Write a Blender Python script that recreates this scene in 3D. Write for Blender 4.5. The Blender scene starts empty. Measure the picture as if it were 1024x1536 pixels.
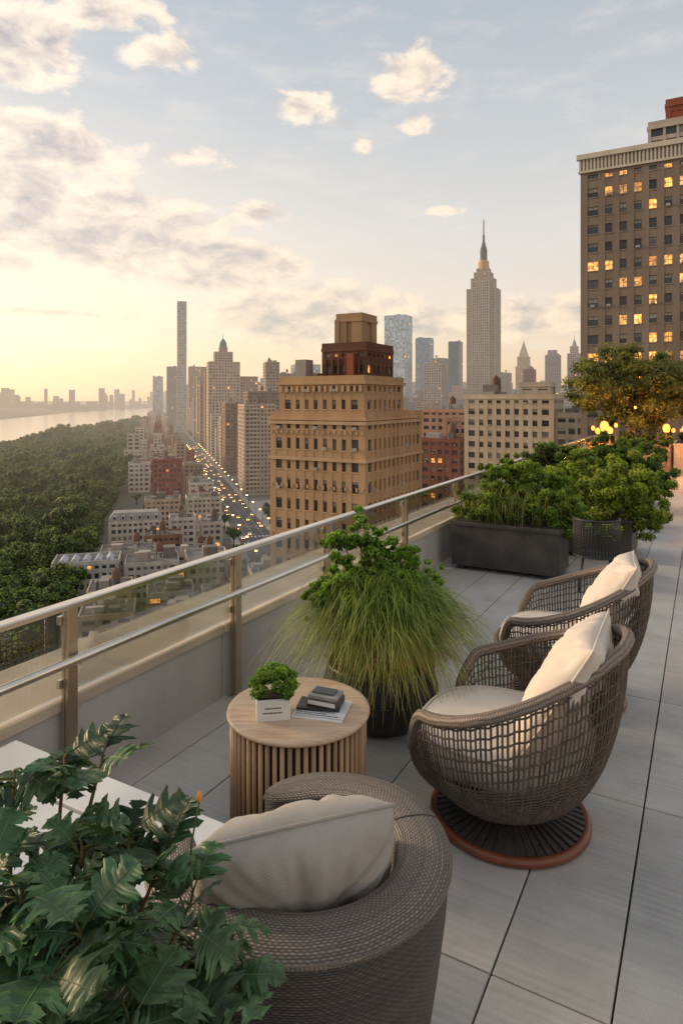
import bpy, math, random
import numpy as np
from mathutils import Vector, Matrix, noise as mnoise
rnd = random.Random(7)
TH=math.radians(29.1)      # terrace axis yaw
AV=math.radians(15.7)      # avenue grid yaw
sc=bpy.context.scene
def TP(v,u):
    return (v*math.cos(TH)+u*math.sin(TH), -v*math.sin(TH)+u*math.cos(TH))

# ------------------------------------------------------------------ mesh builder
class MB:
    def __init__(s):
        s.v=[]; s.f=[]; s.m=[]; s.c=[]; s.s=[]; s.uv=[]
    def add(s, verts, faces, mat=0, col=(1,1,1,1), smooth=False, M=None, uvs=None, cols=None):
        o=len(s.v)
        if M is not None:
            verts=[tuple(M@Vector(p)) for p in verts]
        s.v.extend([tuple(p) for p in verts])
        for i,f in enumerate(faces):
            s.f.append(tuple(o+k for k in f)); s.m.append(mat)
            s.c.append(cols[i] if cols is not None else col); s.s.append(smooth)
            s.uv.append([uvs[k] for k in f] if uvs is not None else None)
    def box(s,x0,x1,y0,y1,z0,z1,mat=0,col=(1,1,1,1),M=None):
        vs=[(x0,y0,z0),(x1,y0,z0),(x1,y1,z0),(x0,y1,z0),(x0,y0,z1),(x1,y0,z1),(x1,y1,z1),(x0,y1,z1)]
        fs=[(0,3,2,1),(4,5,6,7),(0,1,5,4),(1,2,6,5),(2,3,7,6),(3,0,4,7)]
        s.add(vs,fs,mat,col,False,M)
    def bbox(s,x0,x1,y0,y1,z0,z1,b=0.01,mat=0,col=(1,1,1,1),M=None):
        def ring(i,z): 
            return [(x0+i+b,y0+i,z),(x1-i-b,y0+i,z),(x1-i,y0+i+b,z),(x1-i,y1-i-b,z),(x1-i-b,y1-i,z),(x0+i+b,y1-i,z),(x0+i,y1-i-b,z),(x0+i,y0+i+b,z)]
        R=[ring(0,z0),ring(0,z1-b),ring(b,z1)]
        vs=[p for r in R for p in r]; fs=[]
        for k in range(2):
            for i in range(8):
                fs.append((k*8+i,k*8+(i+1)%8,(k+1)*8+(i+1)%8,(k+1)*8+i))
        fs.append(tuple(16+i for i in range(8))); fs.append(tuple(reversed(range(8))))
        s.add(vs,fs,mat,col,False,M)
    def tube(s,pts,r,n=6,mat=0,col=(1,1,1,1),closed=False,M=None,caps=True):
        P=[Vector(p) for p in pts]; N=len(P); vs=[]; fs=[]; uvs=[]
        up=None; L=0
        for i in range(N):
            if closed: t=P[(i+1)%N]-P[i-1]
            else: t=P[min(i+1,N-1)]-P[max(i-1,0)]
            if t.length<1e-9: t=Vector((0,0,1))
            t.normalize()
            if up is None:
                up=Vector((0,0,1)) if abs(t.z)<.9 else Vector((1,0,0))
            a=up-t*up.dot(t)
            if a.length<1e-6: a=t.orthogonal()
            a.normalize(); up=a
            b=t.cross(a); rr=r[i] if hasattr(r,'__len__') else r
            if i: L+=(P[i]-P[i-1]).length
            for k in range(n):
                an=2*math.pi*k/n
                vs.append(P[i]+(a*math.cos(an)+b*math.sin(an))*rr); uvs.append((L,k/n*2*math.pi*rr))
        R=N if closed else N-1
        for i in range(R):
            for k in range(n):
                j=(i+1)%N
                fs.append((i*n+k,i*n+(k+1)%n,j*n+(k+1)%n,j*n+k))
        if caps and not closed:
            fs.append(tuple(reversed(range(n)))); fs.append(tuple((N-1)*n+k for k in range(n)))
        s.add(vs,fs,mat,col,True,M,uvs)
    def grid(s,P,mat=0,col=(1,1,1,1),smooth=True,M=None,uvf=None,wrapj=False,flip=False):
        n=len(P); m=len(P[0]); vs=[p for r in P for p in r]; fs=[]
        for i in range(n-1):
            for j in range(m if wrapj else m-1):
                k=(j+1)%m
                q=(i*m+j,i*m+k,(i+1)*m+k,(i+1)*m+j)
                fs.append(tuple(reversed(q)) if flip else q)
        uvs=None
        if uvf is not None: uvs=[u for r in uvf for u in r]
        s.add(vs,fs,mat,col,smooth,M,uvs)
    def lathe(s,prof,n=32,mat=0,col=(1,1,1,1),M=None,smooth=True):
        P=[[(r*math.cos(2*math.pi*k/n),r*math.sin(2*math.pi*k/n),z) for k in range(n)] for r,z in prof]
        s.grid(P,mat,col,smooth,M,wrapj=True)
    def build(s,name,mats,parent=None,loc=(0,0,0),rot=0):
        me=bpy.data.meshes.new(name)
        me.from_pydata(s.v,[],s.f)
        for m in mats: me.materials.append(m)
        me.polygons.foreach_set('material_index',s.m)
        me.polygons.foreach_set('use_smooth',s.s)
        at=me.color_attributes.new('Col','FLOAT_COLOR','CORNER')
        buf=[]
        for f,c in zip(s.f,s.c):
            c=tuple(c) if len(c)==4 else tuple(c)+(1,)
            buf.extend(c*len(f))
        at.data.foreach_set('color',buf)
        if any(u is not None for u in s.uv):
            ul=me.uv_layers.new(name='UVMap'); b=[]
            for f,u in zip(s.f,s.uv):
                if u is None: b.extend([0.0,0.0]*len(f))
                else:
                    for q in u: b.extend(q)
            ul.data.foreach_set('uv',b)
        me.update()
        ob=bpy.data.objects.new(name,me); sc.collection.objects.link(ob)
        ob.location=loc; ob.rotation_euler=(0,0,rot)
        if parent: ob.parent=parent
        return ob
def empty(name,loc=(0,0,0),rot=0):
    e=bpy.data.objects.new(name,None); sc.collection.objects.link(e); e.location=loc; e.rotation_euler=(0,0,rot)
    e.empty_display_size=.2
    return e

# ------------------------------------------------------------------ node helpers
class NT:
    def __init__(s,nt): s.t=nt
    def n(s,typ,**k):
        x=s.t.nodes.new(typ)
        for a,b in k.items(): setattr(x,a,b)
        return x
    def _in(s,sock,val):
        if val is None: return
        if isinstance(val,bpy.types.NodeSocket): s.t.links.new(val,sock)
        else:
            if hasattr(sock.default_value,'__len__') and not hasattr(val,'__len__'): val=[val]*len(sock.default_value)
            if hasattr(val,'__len__') and len(sock.default_value)==4 and len(val)==3: val=tuple(val)+(1,)
            sock.default_value=val
    def m(s,op,a,b=None,c=None,clamp=False):
        x=s.n('ShaderNodeMath',operation=op,use_clamp=clamp)
        s._in(x.inputs[0],a); s._in(x.inputs[1],b); s._in(x.inputs[2],c)
        return x.outputs[0]
    def vm(s,op,a,b=None,out=0):
        x=s.n('ShaderNodeVectorMath',operation=op)
        s._in(x.inputs[0],a); s._in(x.inputs[1],b)
        return x.outputs[out]
    def mix(s,f,a,b,mode='MIX'):
        x=s.n('ShaderNodeMix',data_type='RGBA',blend_type=mode)
        s._in(x.inputs[0],f); s._in(x.inputs[6],a); s._in(x.inputs[7],b)
        return x.outputs[2]
    def mr(s,v,a,b,c=0,d=1,smooth=False):
        x=s.n('ShaderNodeMapRange',interpolation_type='SMOOTHSTEP' if smooth else 'LINEAR')
        s._in(x.inputs[0],v)
        for i,q in enumerate((a,b,c,d)): x.inputs[i+1].default_value=q
        return x.outputs[0]
    def noise(s,vec,scale,detail=4,rough=.55,out=0,dist=0):
        x=s.n('ShaderNodeTexNoise'); s._in(x.inputs['Vector'],vec)
        x.inputs['Scale'].default_value=scale; x.inputs['Detail'].default_value=detail; x.inputs['Roughness'].default_value=rough
        x.inputs['Distortion'].default_value=dist
        return x.outputs[out]
def newmat(name):
    m=bpy.data.materials.new(name); m.use_nodes=True; m.node_tree.nodes.clear()
    return m,NT(m.node_tree)
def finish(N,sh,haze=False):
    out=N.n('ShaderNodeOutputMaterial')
    if haze:  # aerial haze painted into the surface as emission, growing with distance from origin
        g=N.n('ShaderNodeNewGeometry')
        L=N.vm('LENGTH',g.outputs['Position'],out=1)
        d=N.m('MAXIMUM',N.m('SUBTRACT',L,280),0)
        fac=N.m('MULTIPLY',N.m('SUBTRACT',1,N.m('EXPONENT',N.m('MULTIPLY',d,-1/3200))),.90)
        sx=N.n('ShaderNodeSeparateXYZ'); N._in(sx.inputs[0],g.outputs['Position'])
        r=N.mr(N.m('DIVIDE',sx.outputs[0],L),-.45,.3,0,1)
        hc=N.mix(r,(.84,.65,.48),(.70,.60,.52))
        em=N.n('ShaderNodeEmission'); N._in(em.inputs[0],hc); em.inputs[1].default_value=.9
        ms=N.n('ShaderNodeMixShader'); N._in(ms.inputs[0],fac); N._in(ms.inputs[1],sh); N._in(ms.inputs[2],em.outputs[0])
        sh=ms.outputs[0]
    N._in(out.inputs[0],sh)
def mat(name,col,rough=.6,metal=0,var=.25,vscale=3,bump=0,bscale=60,attr=True,haze=False,spec=.5,coord='Object',streak=False):
    m,N=newmat(name)
    tc=N.n('ShaderNodeTexCoord'); v=tc.outputs[coord]
    if streak:
        mp=N.n('ShaderNodeMapping'); N._in(mp.inputs[0],v); mp.inputs['Scale'].default_value=(1,1,.15); v2=mp.outputs[0]
    else: v2=v
    c=N.mr(N.noise(v2,vscale,5,.6),.3,.7,1-var,1+var)
    base=N.mix(1,col,N.mix(1,(1,1,1),c,'MULTIPLY'),'MULTIPLY')
    if attr:
        a=N.n('ShaderNodeAttribute',attribute_name='Col'); base=N.mix(1,base,a.outputs['Color'],'MULTIPLY')
    p=N.n('ShaderNodeBsdfPrincipled'); N._in(p.inputs['Base Color'],base)
    p.inputs['Roughness'].default_value=rough; p.inputs['Metallic'].default_value=metal
    p.inputs['Specular IOR Level'].default_value=spec
    if bump:
        b=N.n('ShaderNodeBump'); b.inputs['Strength'].default_value=bump; b.inputs['Distance'].default_value=.01
        N._in(b.inputs['Height'],N.noise(v,bscale,4,.6)); N._in(p.inputs['Normal'],b.outputs[0])
    finish(N,p.outputs[0],haze)
    return m
def leafmat(name,trans=.3,haze=False,rough=.5,var=.35,vs=4,objrand=False,spec=.35):
    m,N=newmat(name)
    a=N.n('ShaderNodeAttribute',attribute_name='Col')
    g=N.n('ShaderNodeNewGeometry')
    c=N.mr(N.noise(g.outputs['Position'],vs,3,.6),.3,.7,1-var,1+var)
    base=N.mix(1,a.outputs['Color'],N.mix(1,(1,1,1),c,'MULTIPLY'),'MULTIPLY')
    if objrand:
        oi=N.n('ShaderNodeObjectInfo')
        base=N.mix(1,base,N.mix(oi.outputs['Random'],(.6,.75,.65),(1.5,1.35,.95)),'MULTIPLY')
    p=N.n('ShaderNodeBsdfPrincipled'); N._in(p.inputs['Base Color'],base); p.inputs['Roughness'].default_value=rough
    p.inputs['Specular IOR Level'].default_value=spec
    sh=p.outputs[0]
    if trans>0:
        t=N.n('ShaderNodeBsdfTranslucent'); N._in(t.inputs[0],N.mix(1,base,(1.2,1.3,.6),'MULTIPLY'))
        ms=N.n('ShaderNodeMixShader'); ms.inputs[0].default_value=trans; N._in(ms.inputs[1],p.outputs[0]); N._in(ms.inputs[2],t.outputs[0]); sh=ms.outputs[0]
    finish(N,sh,haze)
    return m
def weavemat(name,c0,c1,pu=.03,pv=.011,rough=.55,bs=.8):
    m,N=newmat(name)
    tc=N.n('ShaderNodeUVMap'); sx=N.n('ShaderNodeSeparateXYZ'); N._in(sx.inputs[0],tc.outputs[0])
    wob=N.m('MULTIPLY_ADD',N.noise(tc.outputs[0],14,2,.5),pv*1.2,sx.outputs[1])
    vr=N.m('DIVIDE',wob,pv); row=N.m('FLOOR',vr)
    a=N.m('ABSOLUTE',N.m('SINE',N.m('MULTIPLY',vr,math.pi)))
    b=N.m('SINE',N.m('ADD',N.m('MULTIPLY',sx.outputs[0],2*math.pi/pu),N.m('MULTIPLY',row,math.pi)))
    b=N.m('MULTIPLY_ADD',b,.5,.5)
    h=N.m('MULTIPLY',N.m('POWER',a,.6),N.m('MULTIPLY_ADD',b,.6,.4))
    nz=N.noise(tc.outputs[0],60,4,.7)
    wn=N.n('ShaderNodeTexWhiteNoise',noise_dimensions='1D'); N._in(wn.inputs['W'],row)
    tone=N.m('MULTIPLY',N.m('MULTIPLY_ADD',nz,1.4,.2),N.m('MULTIPLY_ADD',wn.outputs[0],.55,.7))
    col=N.mix(N.m('MULTIPLY',h,tone,clamp=True),c0,c1)
    p=N.n('ShaderNodeBsdfPrincipled'); N._in(p.inputs['Base Color'],col); p.inputs['Roughness'].default_value=rough
    bp=N.n('ShaderNodeBump'); bp.inputs['Strength'].default_value=bs; bp.inputs['Distance'].default_value=.003
    N._in(bp.inputs['Height'],h); N._in(p.inputs['Normal'],bp.outputs[0])
    finish(N,p.outputs[0])
    return m
def emis(name,col,s):
    m,N=newmat(name); e=N.n('ShaderNodeEmission'); N._in(e.inputs[0],col); e.inputs[1].default_value=s; finish(N,e.outputs[0]); return m
def winmat(name,haze=True,blue=False):
    m,N=newmat(name)
    a=N.n('ShaderNodeAttribute',attribute_name='Col')
    p=N.n('ShaderNodeBsdfPrincipled'); N._in(p.inputs['Base Color'],a.outputs['Color'])
    p.inputs['Roughness'].default_value=.12
    p.inputs['Specular IOR Level'].default_value=.8 if blue else .45
    if blue: p.inputs['Metallic'].default_value=.5
    g=N.n('ShaderNodeNewGeometry')
    nz=N.noise(g.outputs['Position'],1.7,2,.5)
    N._in(p.inputs['Emission Color'],(1.0,.40,.09))
    N._in(p.inputs['Emission Strength'],N.m('MULTIPLY',a.outputs['Alpha'],N.mr(nz,.35,.7,.15,1.5)))
    finish(N,p.outputs[0],haze)
    return m

# ------------------------------------------------------------------ materials
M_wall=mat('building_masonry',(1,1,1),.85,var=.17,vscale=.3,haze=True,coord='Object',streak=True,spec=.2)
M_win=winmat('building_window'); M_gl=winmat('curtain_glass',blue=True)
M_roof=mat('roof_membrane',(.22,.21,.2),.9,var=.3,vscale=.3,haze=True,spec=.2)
m,N=newmat('paver_stone'); tc=N.n('ShaderNodeTexCoord'); sx=N.n('ShaderNodeSeparateXYZ'); N._in(sx.inputs[0],tc.outputs['Object'])
at=N.n('ShaderNodeAttribute',attribute_name='Col')
mp=N.n('ShaderNodeMapping'); N._in(mp.inputs[0],tc.outputs['Object']); mp.inputs['Scale'].default_value=(.25,5,1)
st_=N.noise(mp.outputs[0],6,5,.65)
rib=N.m('MULTIPLY_ADD',N.m('SINE',N.m('MULTIPLY',sx.outputs[1],2*math.pi/.034)),.5,.5)
msk=N.mr(N.noise(tc.outputs['Object'],1.3,3,.5),.42,.62,0,1)
cl=N.noise(tc.outputs['Object'],2.0,6,.65); fine=N.noise(tc.outputs['Object'],140,3,.7)
spot=N.mr(N.noise(tc.outputs['Object'],7,5,.7),.55,.75,0,-.10)
k=N.m('ADD',N.m('ADD',N.mr(cl,.3,.7,.84,1.12),spot),N.m('ADD',N.mr(st_,.3,.7,-.08,.08),N.m('ADD',N.mr(fine,.3,.7,-.08,.08),N.m('MULTIPLY',N.m('MULTIPLY',rib,msk),-.09))))
base=N.mix(1,N.mix(1,(.435,.425,.41),at.outputs['Color'],'MULTIPLY'),N.mix(1,(1,1,1),k,'MULTIPLY'),'MULTIPLY')
p=N.n('ShaderNodeBsdfPrincipled'); N._in(p.inputs['Base Color'],base); N._in(p.inputs['Roughness'],N.mr(cl,.3,.7,.48,.72)); p.inputs['Specular IOR Level'].default_value=.4
b=N.n('ShaderNodeBump'); b.inputs['Strength'].default_value=.25; b.inputs['Distance'].default_value=.003; N._in(b.inputs['Height'],N.m('ADD',fine,N.m('MULTIPLY',rib,msk))); N._in(p.inputs['Normal'],b.outputs[0])
finish(N,p.outputs[0]); M_tile=m
M_grout=mat('dark_joint',(.02,.02,.022),.95)  # near-black layer in the gaps between pavers and under the coping
M_conc=mat('parapet_render',(.46,.44,.41),.8,var=.18,vscale=1.6,bump=.2,bscale=40,streak=True)
M_cop=mat('coping_limestone',(.56,.46,.34),.75,var=.18,vscale=2.5,bump=.25,bscale=90)
M_steel=mat('stainless_steel',(.68,.63,.56),.26,metal=1,var=.08,vscale=8)
M_brass=mat('bronze_post',(.46,.38,.28),.35,metal=.85,var=.1)
M_dark=mat('dark_metal_planter',(.045,.041,.039),.5,var=.35,vscale=5,bump=.1)
M_pot=mat('black_ceramic',(.026,.027,.029),.45,var=.4,vscale=9,bump=.15,bscale=30)
M_soil=mat('soil',(.03,.02,.014),.95,var=.4,vscale=30,bump=1,bscale=80)
M_fab=mat('linen_fabric',(.64,.57,.50),.9,var=.07,vscale=5,bump=.35,bscale=420,spec=.15)
M_fab2=mat('grey_linen',(.40,.37,.335),.92,var=.10,vscale=6,bump=.5,bscale=380,spec=.15)
M_weave=weavemat('wicker_weave',(.010,.009,.009),(.12,.10,.088),.017,.0062)
M_weave2=weavemat('wicker_band_weave',(.022,.02,.019),(.25,.21,.18),.015,.0068)
M_rope=weavemat('rope_wrap',(.05,.04,.033),(.30,.235,.185),.010,.02)
M_strand=mat('rattan_strand',(.105,.078,.058),.55,var=.4,vscale=30)
M_base=mat('redwood_ring',(.17,.05,.022),.35,var=.3,vscale=10)
M_slat=mat('dark_slat',(.05,.040,.034),.5,var=.3,vscale=20)
M_oak=mat('oak_slat',(.42,.26,.14),.5,var=.22,vscale=14,streak=True)
m,N=newmat('oak_top'); tc=N.n('ShaderNodeTexCoord'); mp=N.n('ShaderNodeMapping'); N._in(mp.inputs[0],tc.outputs['Object']); mp.inputs['Scale'].default_value=(1.2,14,1)
gr=N.noise(mp.outputs[0],5,5,.65,dist=.6)
p=N.n('ShaderNodeBsdfPrincipled'); N._in(p.inputs['Base Color'],N.mix(N.mr(gr,.35,.65,0,1),(.44,.30,.19),(.60,.44,.30))); p.inputs['Roughness'].default_value=.42
finish(N,p.outputs[0]); M_oakt=m
M_white=mat('white_paint',(.70,.685,.66),.5,var=.07,vscale=6)
M_black=mat('black_ink',(.02,.02,.02),.4,attr=False)
M_leaf=leafmat('glossy_leaf',.2,rough=.45,vs=14,var=.3,spec=.4)
M_foli=leafmat('shrub_leaf',.35)
M_grass=leafmat('grass_blade',.35,vs=9)
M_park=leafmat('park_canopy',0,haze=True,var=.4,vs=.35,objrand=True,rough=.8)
M_bark=mat('bark',(.09,.06,.04),.9,var=.4,vscale=12,bump=.6,bscale=40)
M_mesh=mat('black_wire',(.02,.02,.02),.5)
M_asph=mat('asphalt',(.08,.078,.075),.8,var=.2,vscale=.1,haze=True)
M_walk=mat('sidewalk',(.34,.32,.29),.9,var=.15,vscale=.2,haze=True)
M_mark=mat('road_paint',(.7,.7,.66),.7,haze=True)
M_lamp=emis('lamp_glow',(1,.34,.055),3.4)
M_lampf=emis('street_glow',(1,.55,.2),9)
m,N=newmat('railing_glass')
tr=N.n('ShaderNodeBsdfTransparent'); tr.inputs[0].default_value=(.93,.95,.94,1)
gl=N.n('ShaderNodeBsdfGlossy'); gl.inputs['Roughness'].default_value=.02
fr=N.n('ShaderNodeFresnel'); fr.inputs[0].default_value=1.45
ms=N.n('ShaderNodeMixShader'); N._in(ms.inputs[0],N.m('MULTIPLY',fr.outputs[0],.6)); N._in(ms.inputs[1],tr.outputs[0]); N._in(ms.inputs[2],gl.outputs[0])
finish(N,ms.outputs[0]); M_glass=m

# ------------------------------------------------------------------ world
w=bpy.data.worlds.new('World'); sc.world=w; w.use_nodes=True; w.node_tree.nodes.clear(); N=NT(w.node_tree)
SUN_AZ=math.radians(-68); SUN_EL=math.radians(15)
tc=N.n('ShaderNodeTexCoord'); sx=N.n('ShaderNodeSeparateXYZ'); N._in(sx.inputs[0],N.vm('NORMALIZE',tc.outputs['Generated']))
DEG=180/math.pi
az=N.m('MULTIPLY',N.m('ARCTAN2',sx.outputs[0],sx.outputs[1]),DEG)
el=N.m('MULTIPLY',N.m('ARCSINE',sx.outputs[2]),DEG)
cx=N.n('ShaderNodeCombineXYZ'); N._in(cx.inputs[0],az); N._in(cx.inputs[1],el); P=cx.outputs[0]
# (azimuth, elevation, half width, half height, weight) of the cloud banks, degrees
BL=[(-29,14.2,11,4.4,3.0),(-19,13.6,9,3.6,2.9),(-10.5,11.4,7.5,2.3,2.6),(-27,19.4,9,2.8,2.5),(-26,26.2,4.4,3.2,1.9),(-19.5,29.5,4.5,1.9,1.4),
 (-15.5,27.2,3.6,1.5,1.3),(-3.0,24.3,2.8,1.8,1.4),(6.0,26.4,3.4,2.2,1.6),(6.8,22.7,1.9,1.0,1.4),(8.4,16.0,2.4,.55,1.2),
 (-3,7.4,10.5,3.1,2.1),(12.5,6.8,11,1.8,2.0),(-24,7.0,7,.6,1.2),(-7.0,15.8,3.4,1.1,1.3),(-14,20.0,4.5,1.0,1.2),(2.0,21.2,1.0,.7,.9),(-45,18,14,6,2.0),(22,7.5,7,1.7,1.6),(80,25,20,6,1.6),(160,30,40,9,1.6)]
acc=None
for (a,e,ha,he,wt) in BL:
    l=N.vm('LENGTH',N.vm('MULTIPLY',N.vm('SUBTRACT',P,(a,e,0)),(1/(ha*1.15),1/(he*1.15),0)),out=1)
    b=N.m('MULTIPLY_ADD',l,-wt,wt)
    acc=b if acc is None else N.m('SMOOTH_MAX',acc,b,.15)
acc=N.m('MINIMUM',N.m('MAXIMUM',acc,-1.4),1.0)
def dens(p):
    n1=N.noise(N.vm('MULTIPLY',p,(1.0,1.9,0)),.24,7,.60,dist=.3)
    return N.m('ADD',acc,N.m('MULTIPLY',N.m('SUBTRACT',n1,.5),3.0))
d0=dens(P); d1=dens(N.vm('ADD',P,(-.9,.9,0)))
alpha=N.mr(d0,.10,.75,0,1,True)
thick=N.mr(d0,.5,1.5,0,1,True)
dif=N.mr(N.m('SUBTRACT',d0,d1),-.45,.45,0,1)
light=N.m('ADD',N.m('MULTIPLY',N.m('SUBTRACT',1,thick),.65),N.m('MULTIPLY_ADD',dif,.95,-.22),clamp=True)
ramp=N.n('ShaderNodeValToRGB'); N._in(ramp.inputs[0],N.m('DIVIDE',el,60))
cr=ramp.color_ramp
stops=[(0,(.84,.56,.37)),(.07,(.88,.64,.44)),(.14,(.87,.71,.56)),(.24,(.78,.71,.63)),(.38,(.62,.62,.60)),(.55,(.48,.52,.55)),(.7,(.52,.53,.54)),(1,(.62,.60,.58))]  # top stops, above the view, raised to add ambient light
cr.elements[0].position=0; cr.elements[0].color=stops[0][1]+(1,)
cr.elements[1].position=1; cr.elements[1].color=stops[-1][1]+(1,)
for p_,c_ in stops[1:-1]:
    e=cr.elements.new(p_); e.color=c_+(1,)
def gauss(x,c,s): 
    k=N.m('DIVIDE',N.m('SUBTRACT',x,c),s); return N.m('EXPONENT',N.m('MULTIPLY',N.m('MULTIPLY',k,k),-1))
g=N.m('MULTIPLY',gauss(az,-38,28),gauss(el,8,11))
sky=N.mix(g,ramp.outputs[0],(1.28,.95,.60))
wisp=N.mr(N.noise(N.vm('MULTIPLY',P,(1,3.2,0)),.11,6,.65),.45,.75,0,.5,True)
sky=N.mix(wisp,sky,N.mix(g,(.90,.79,.69),(1.2,.97,.70)))
warm=N.mr(el,2,24,0,1)
ccol=N.mix(light,N.mix(g,(.45,.385,.365),(.53,.40,.32)),N.mix(warm,(1.08,.78,.52),(1.22,.98,.71)))
sky=N.mix(N.m('MULTIPLY',alpha,.95),sky,ccol)
st=N.n('ShaderNodeTexSky'); st.sky_type='NISHITA'; st.sun_disc=False; st.sun_elevation=SUN_EL; st.sun_rotation=SUN_AZ; st.altitude=100; st.air_density=1; st.dust_density=1.6
b1=N.n('ShaderNodeBackground'); N._in(b1.inputs[0],st.outputs[0]); b1.inputs[1].default_value=.05
b2=N.n('ShaderNodeBackground'); N._in(b2.inputs[0],sky); b2.inputs[1].default_value=.86
ad=N.n('ShaderNodeAddShader'); N._in(ad.inputs[0],b1.outputs[0]); N._in(ad.inputs[1],b2.outputs[0])
wo=N.n('ShaderNodeOutputWorld'); N._in(wo.inputs[0],ad.outputs[0])
sl=bpy.data.lights.new('sun','SUN'); sl.energy=3.8; sl.angle=math.radians(9); sl.color=(1,.72,.45)
so=bpy.data.objects.new('sun',sl); sc.collection.objects.link(so)
sd=Vector((math.sin(SUN_AZ)*math.cos(SUN_EL),math.cos(SUN_AZ)*math.cos(SUN_EL),math.sin(SUN_EL)))
so.rotation_euler=sd.to_track_quat('Z','Y').to_euler()
sc.view_settings.view_transform='Standard'; sc.view_settings.look='None'; sc.view_settings.exposure=0

# ------------------------------------------------------------------ camera
cd=bpy.data.cameras.new('camera'); co=bpy.data.objects.new('camera',cd); sc.collection.objects.link(co)
co.location=(0,0,1.9); co.rotation_euler=(math.radians(90),0,0)
cd.sensor_fit='HORIZONTAL'; cd.sensor_width=36; cd.lens=36*980/1024; cd.shift_y=-168/1024
cd.clip_start=.05; cd.clip_end=60000; sc.camera=co

# ------------------------------------------------------------------ leaf clouds
def leafcloud(mb,cl,n,size,dark,light,mat=0,shell=.55,seed=0,aspect=.5,up=.3,fold=.2):
    R=np.random.RandomState(seed)
    cl=np.array(cl,float); vol=(cl[:,3]*cl[:,4]*cl[:,5])**(2/3.); 
    idx=R.choice(len(cl),n,p=vol/vol.sum()); C=cl[idx]
    d=R.normal(size=(n,3)); d/=np.linalg.norm(d,axis=1)[:,None]
    rr=shell+(1-shell)*R.rand(n)**.8; rr*=1+.25*R.rand(n)*(R.rand(n)<.25)
    pos=C[:,:3]+d*C[:,3:6]*rr[:,None]
    nm=d+R.normal(size=(n,3))*.6; nm[:,2]+=up; nm/=np.linalg.norm(nm,axis=1)[:,None]
    t=np.cross(nm,R.normal(size=(n,3))); t/=np.linalg.norm(t,axis=1)[:,None]+1e-9
    b=np.cross(nm,t); s=size*(.6+.8*R.rand(n))[:,None]
    v0=pos-t*s*.5; v2=pos+t*s*.5; v1=pos+b*s*aspect*.5+nm*s*fold*.4; v3=pos-b*s*aspect*.5+nm*s*fold*.4
    V=np.stack([v0,v1,v2,v3],1).reshape(-1,3)
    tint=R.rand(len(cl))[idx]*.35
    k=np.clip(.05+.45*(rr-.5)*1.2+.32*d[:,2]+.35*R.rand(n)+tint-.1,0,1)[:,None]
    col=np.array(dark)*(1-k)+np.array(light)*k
    F=[(4*i,4*i+1,4*i+2,4*i+3) for i in range(n)]
    mb.add(V.tolist(),F,mat,cols=[tuple(c)+(1,) for c in col.tolist()])
def blades(mb,n,ctr,r0,Rr,Hr,cA,cB,seed,wd=.0035,dirf=None,z0=.34,zmin=None):
    R=random.Random(seed); vs=[];fs=[];cs=[]
    for i in range(n):
        ph=R.uniform(0,6.283) if dirf is None else dirf(R)
        rr=math.sqrt(R.random()); a=R.uniform(0,6.283); bx_,by_=ctr[0]+r0[0]*rr*math.cos(a),ctr[1]+r0[1]*rr*math.sin(a)
        RR=R.uniform(*Rr); H=R.uniform(*Hr); k=R.random(); c0=[x*(1-k)+y*k for x,y in zip(cA,cB)]
        sdv=(-math.sin(ph),math.cos(ph)); o=len(vs); cur=R.uniform(-.12,.12); S=7
        for s in range(S+1):
            t=s/S; x=bx_+math.cos(ph)*RR*t**1.25+sdv[0]*cur*t*t; y=by_+math.sin(ph)*RR*t**1.25+sdv[1]*cur*t*t
            z=z0+H*(2.15*t-1.55*t*t*(.8+RR)); wv=wd*(1-t**2)*.9+.0004
            vs.append((x-sdv[0]*wv,y-sdv[1]*wv,z)); vs.append((x+sdv[0]*wv,y+sdv[1]*wv,z+wv*.5))
            if s: 
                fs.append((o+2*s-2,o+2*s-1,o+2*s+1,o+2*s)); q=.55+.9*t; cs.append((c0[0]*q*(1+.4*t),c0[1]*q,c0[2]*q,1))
    mb.add(vs,fs,0,cols=cs)

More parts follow.
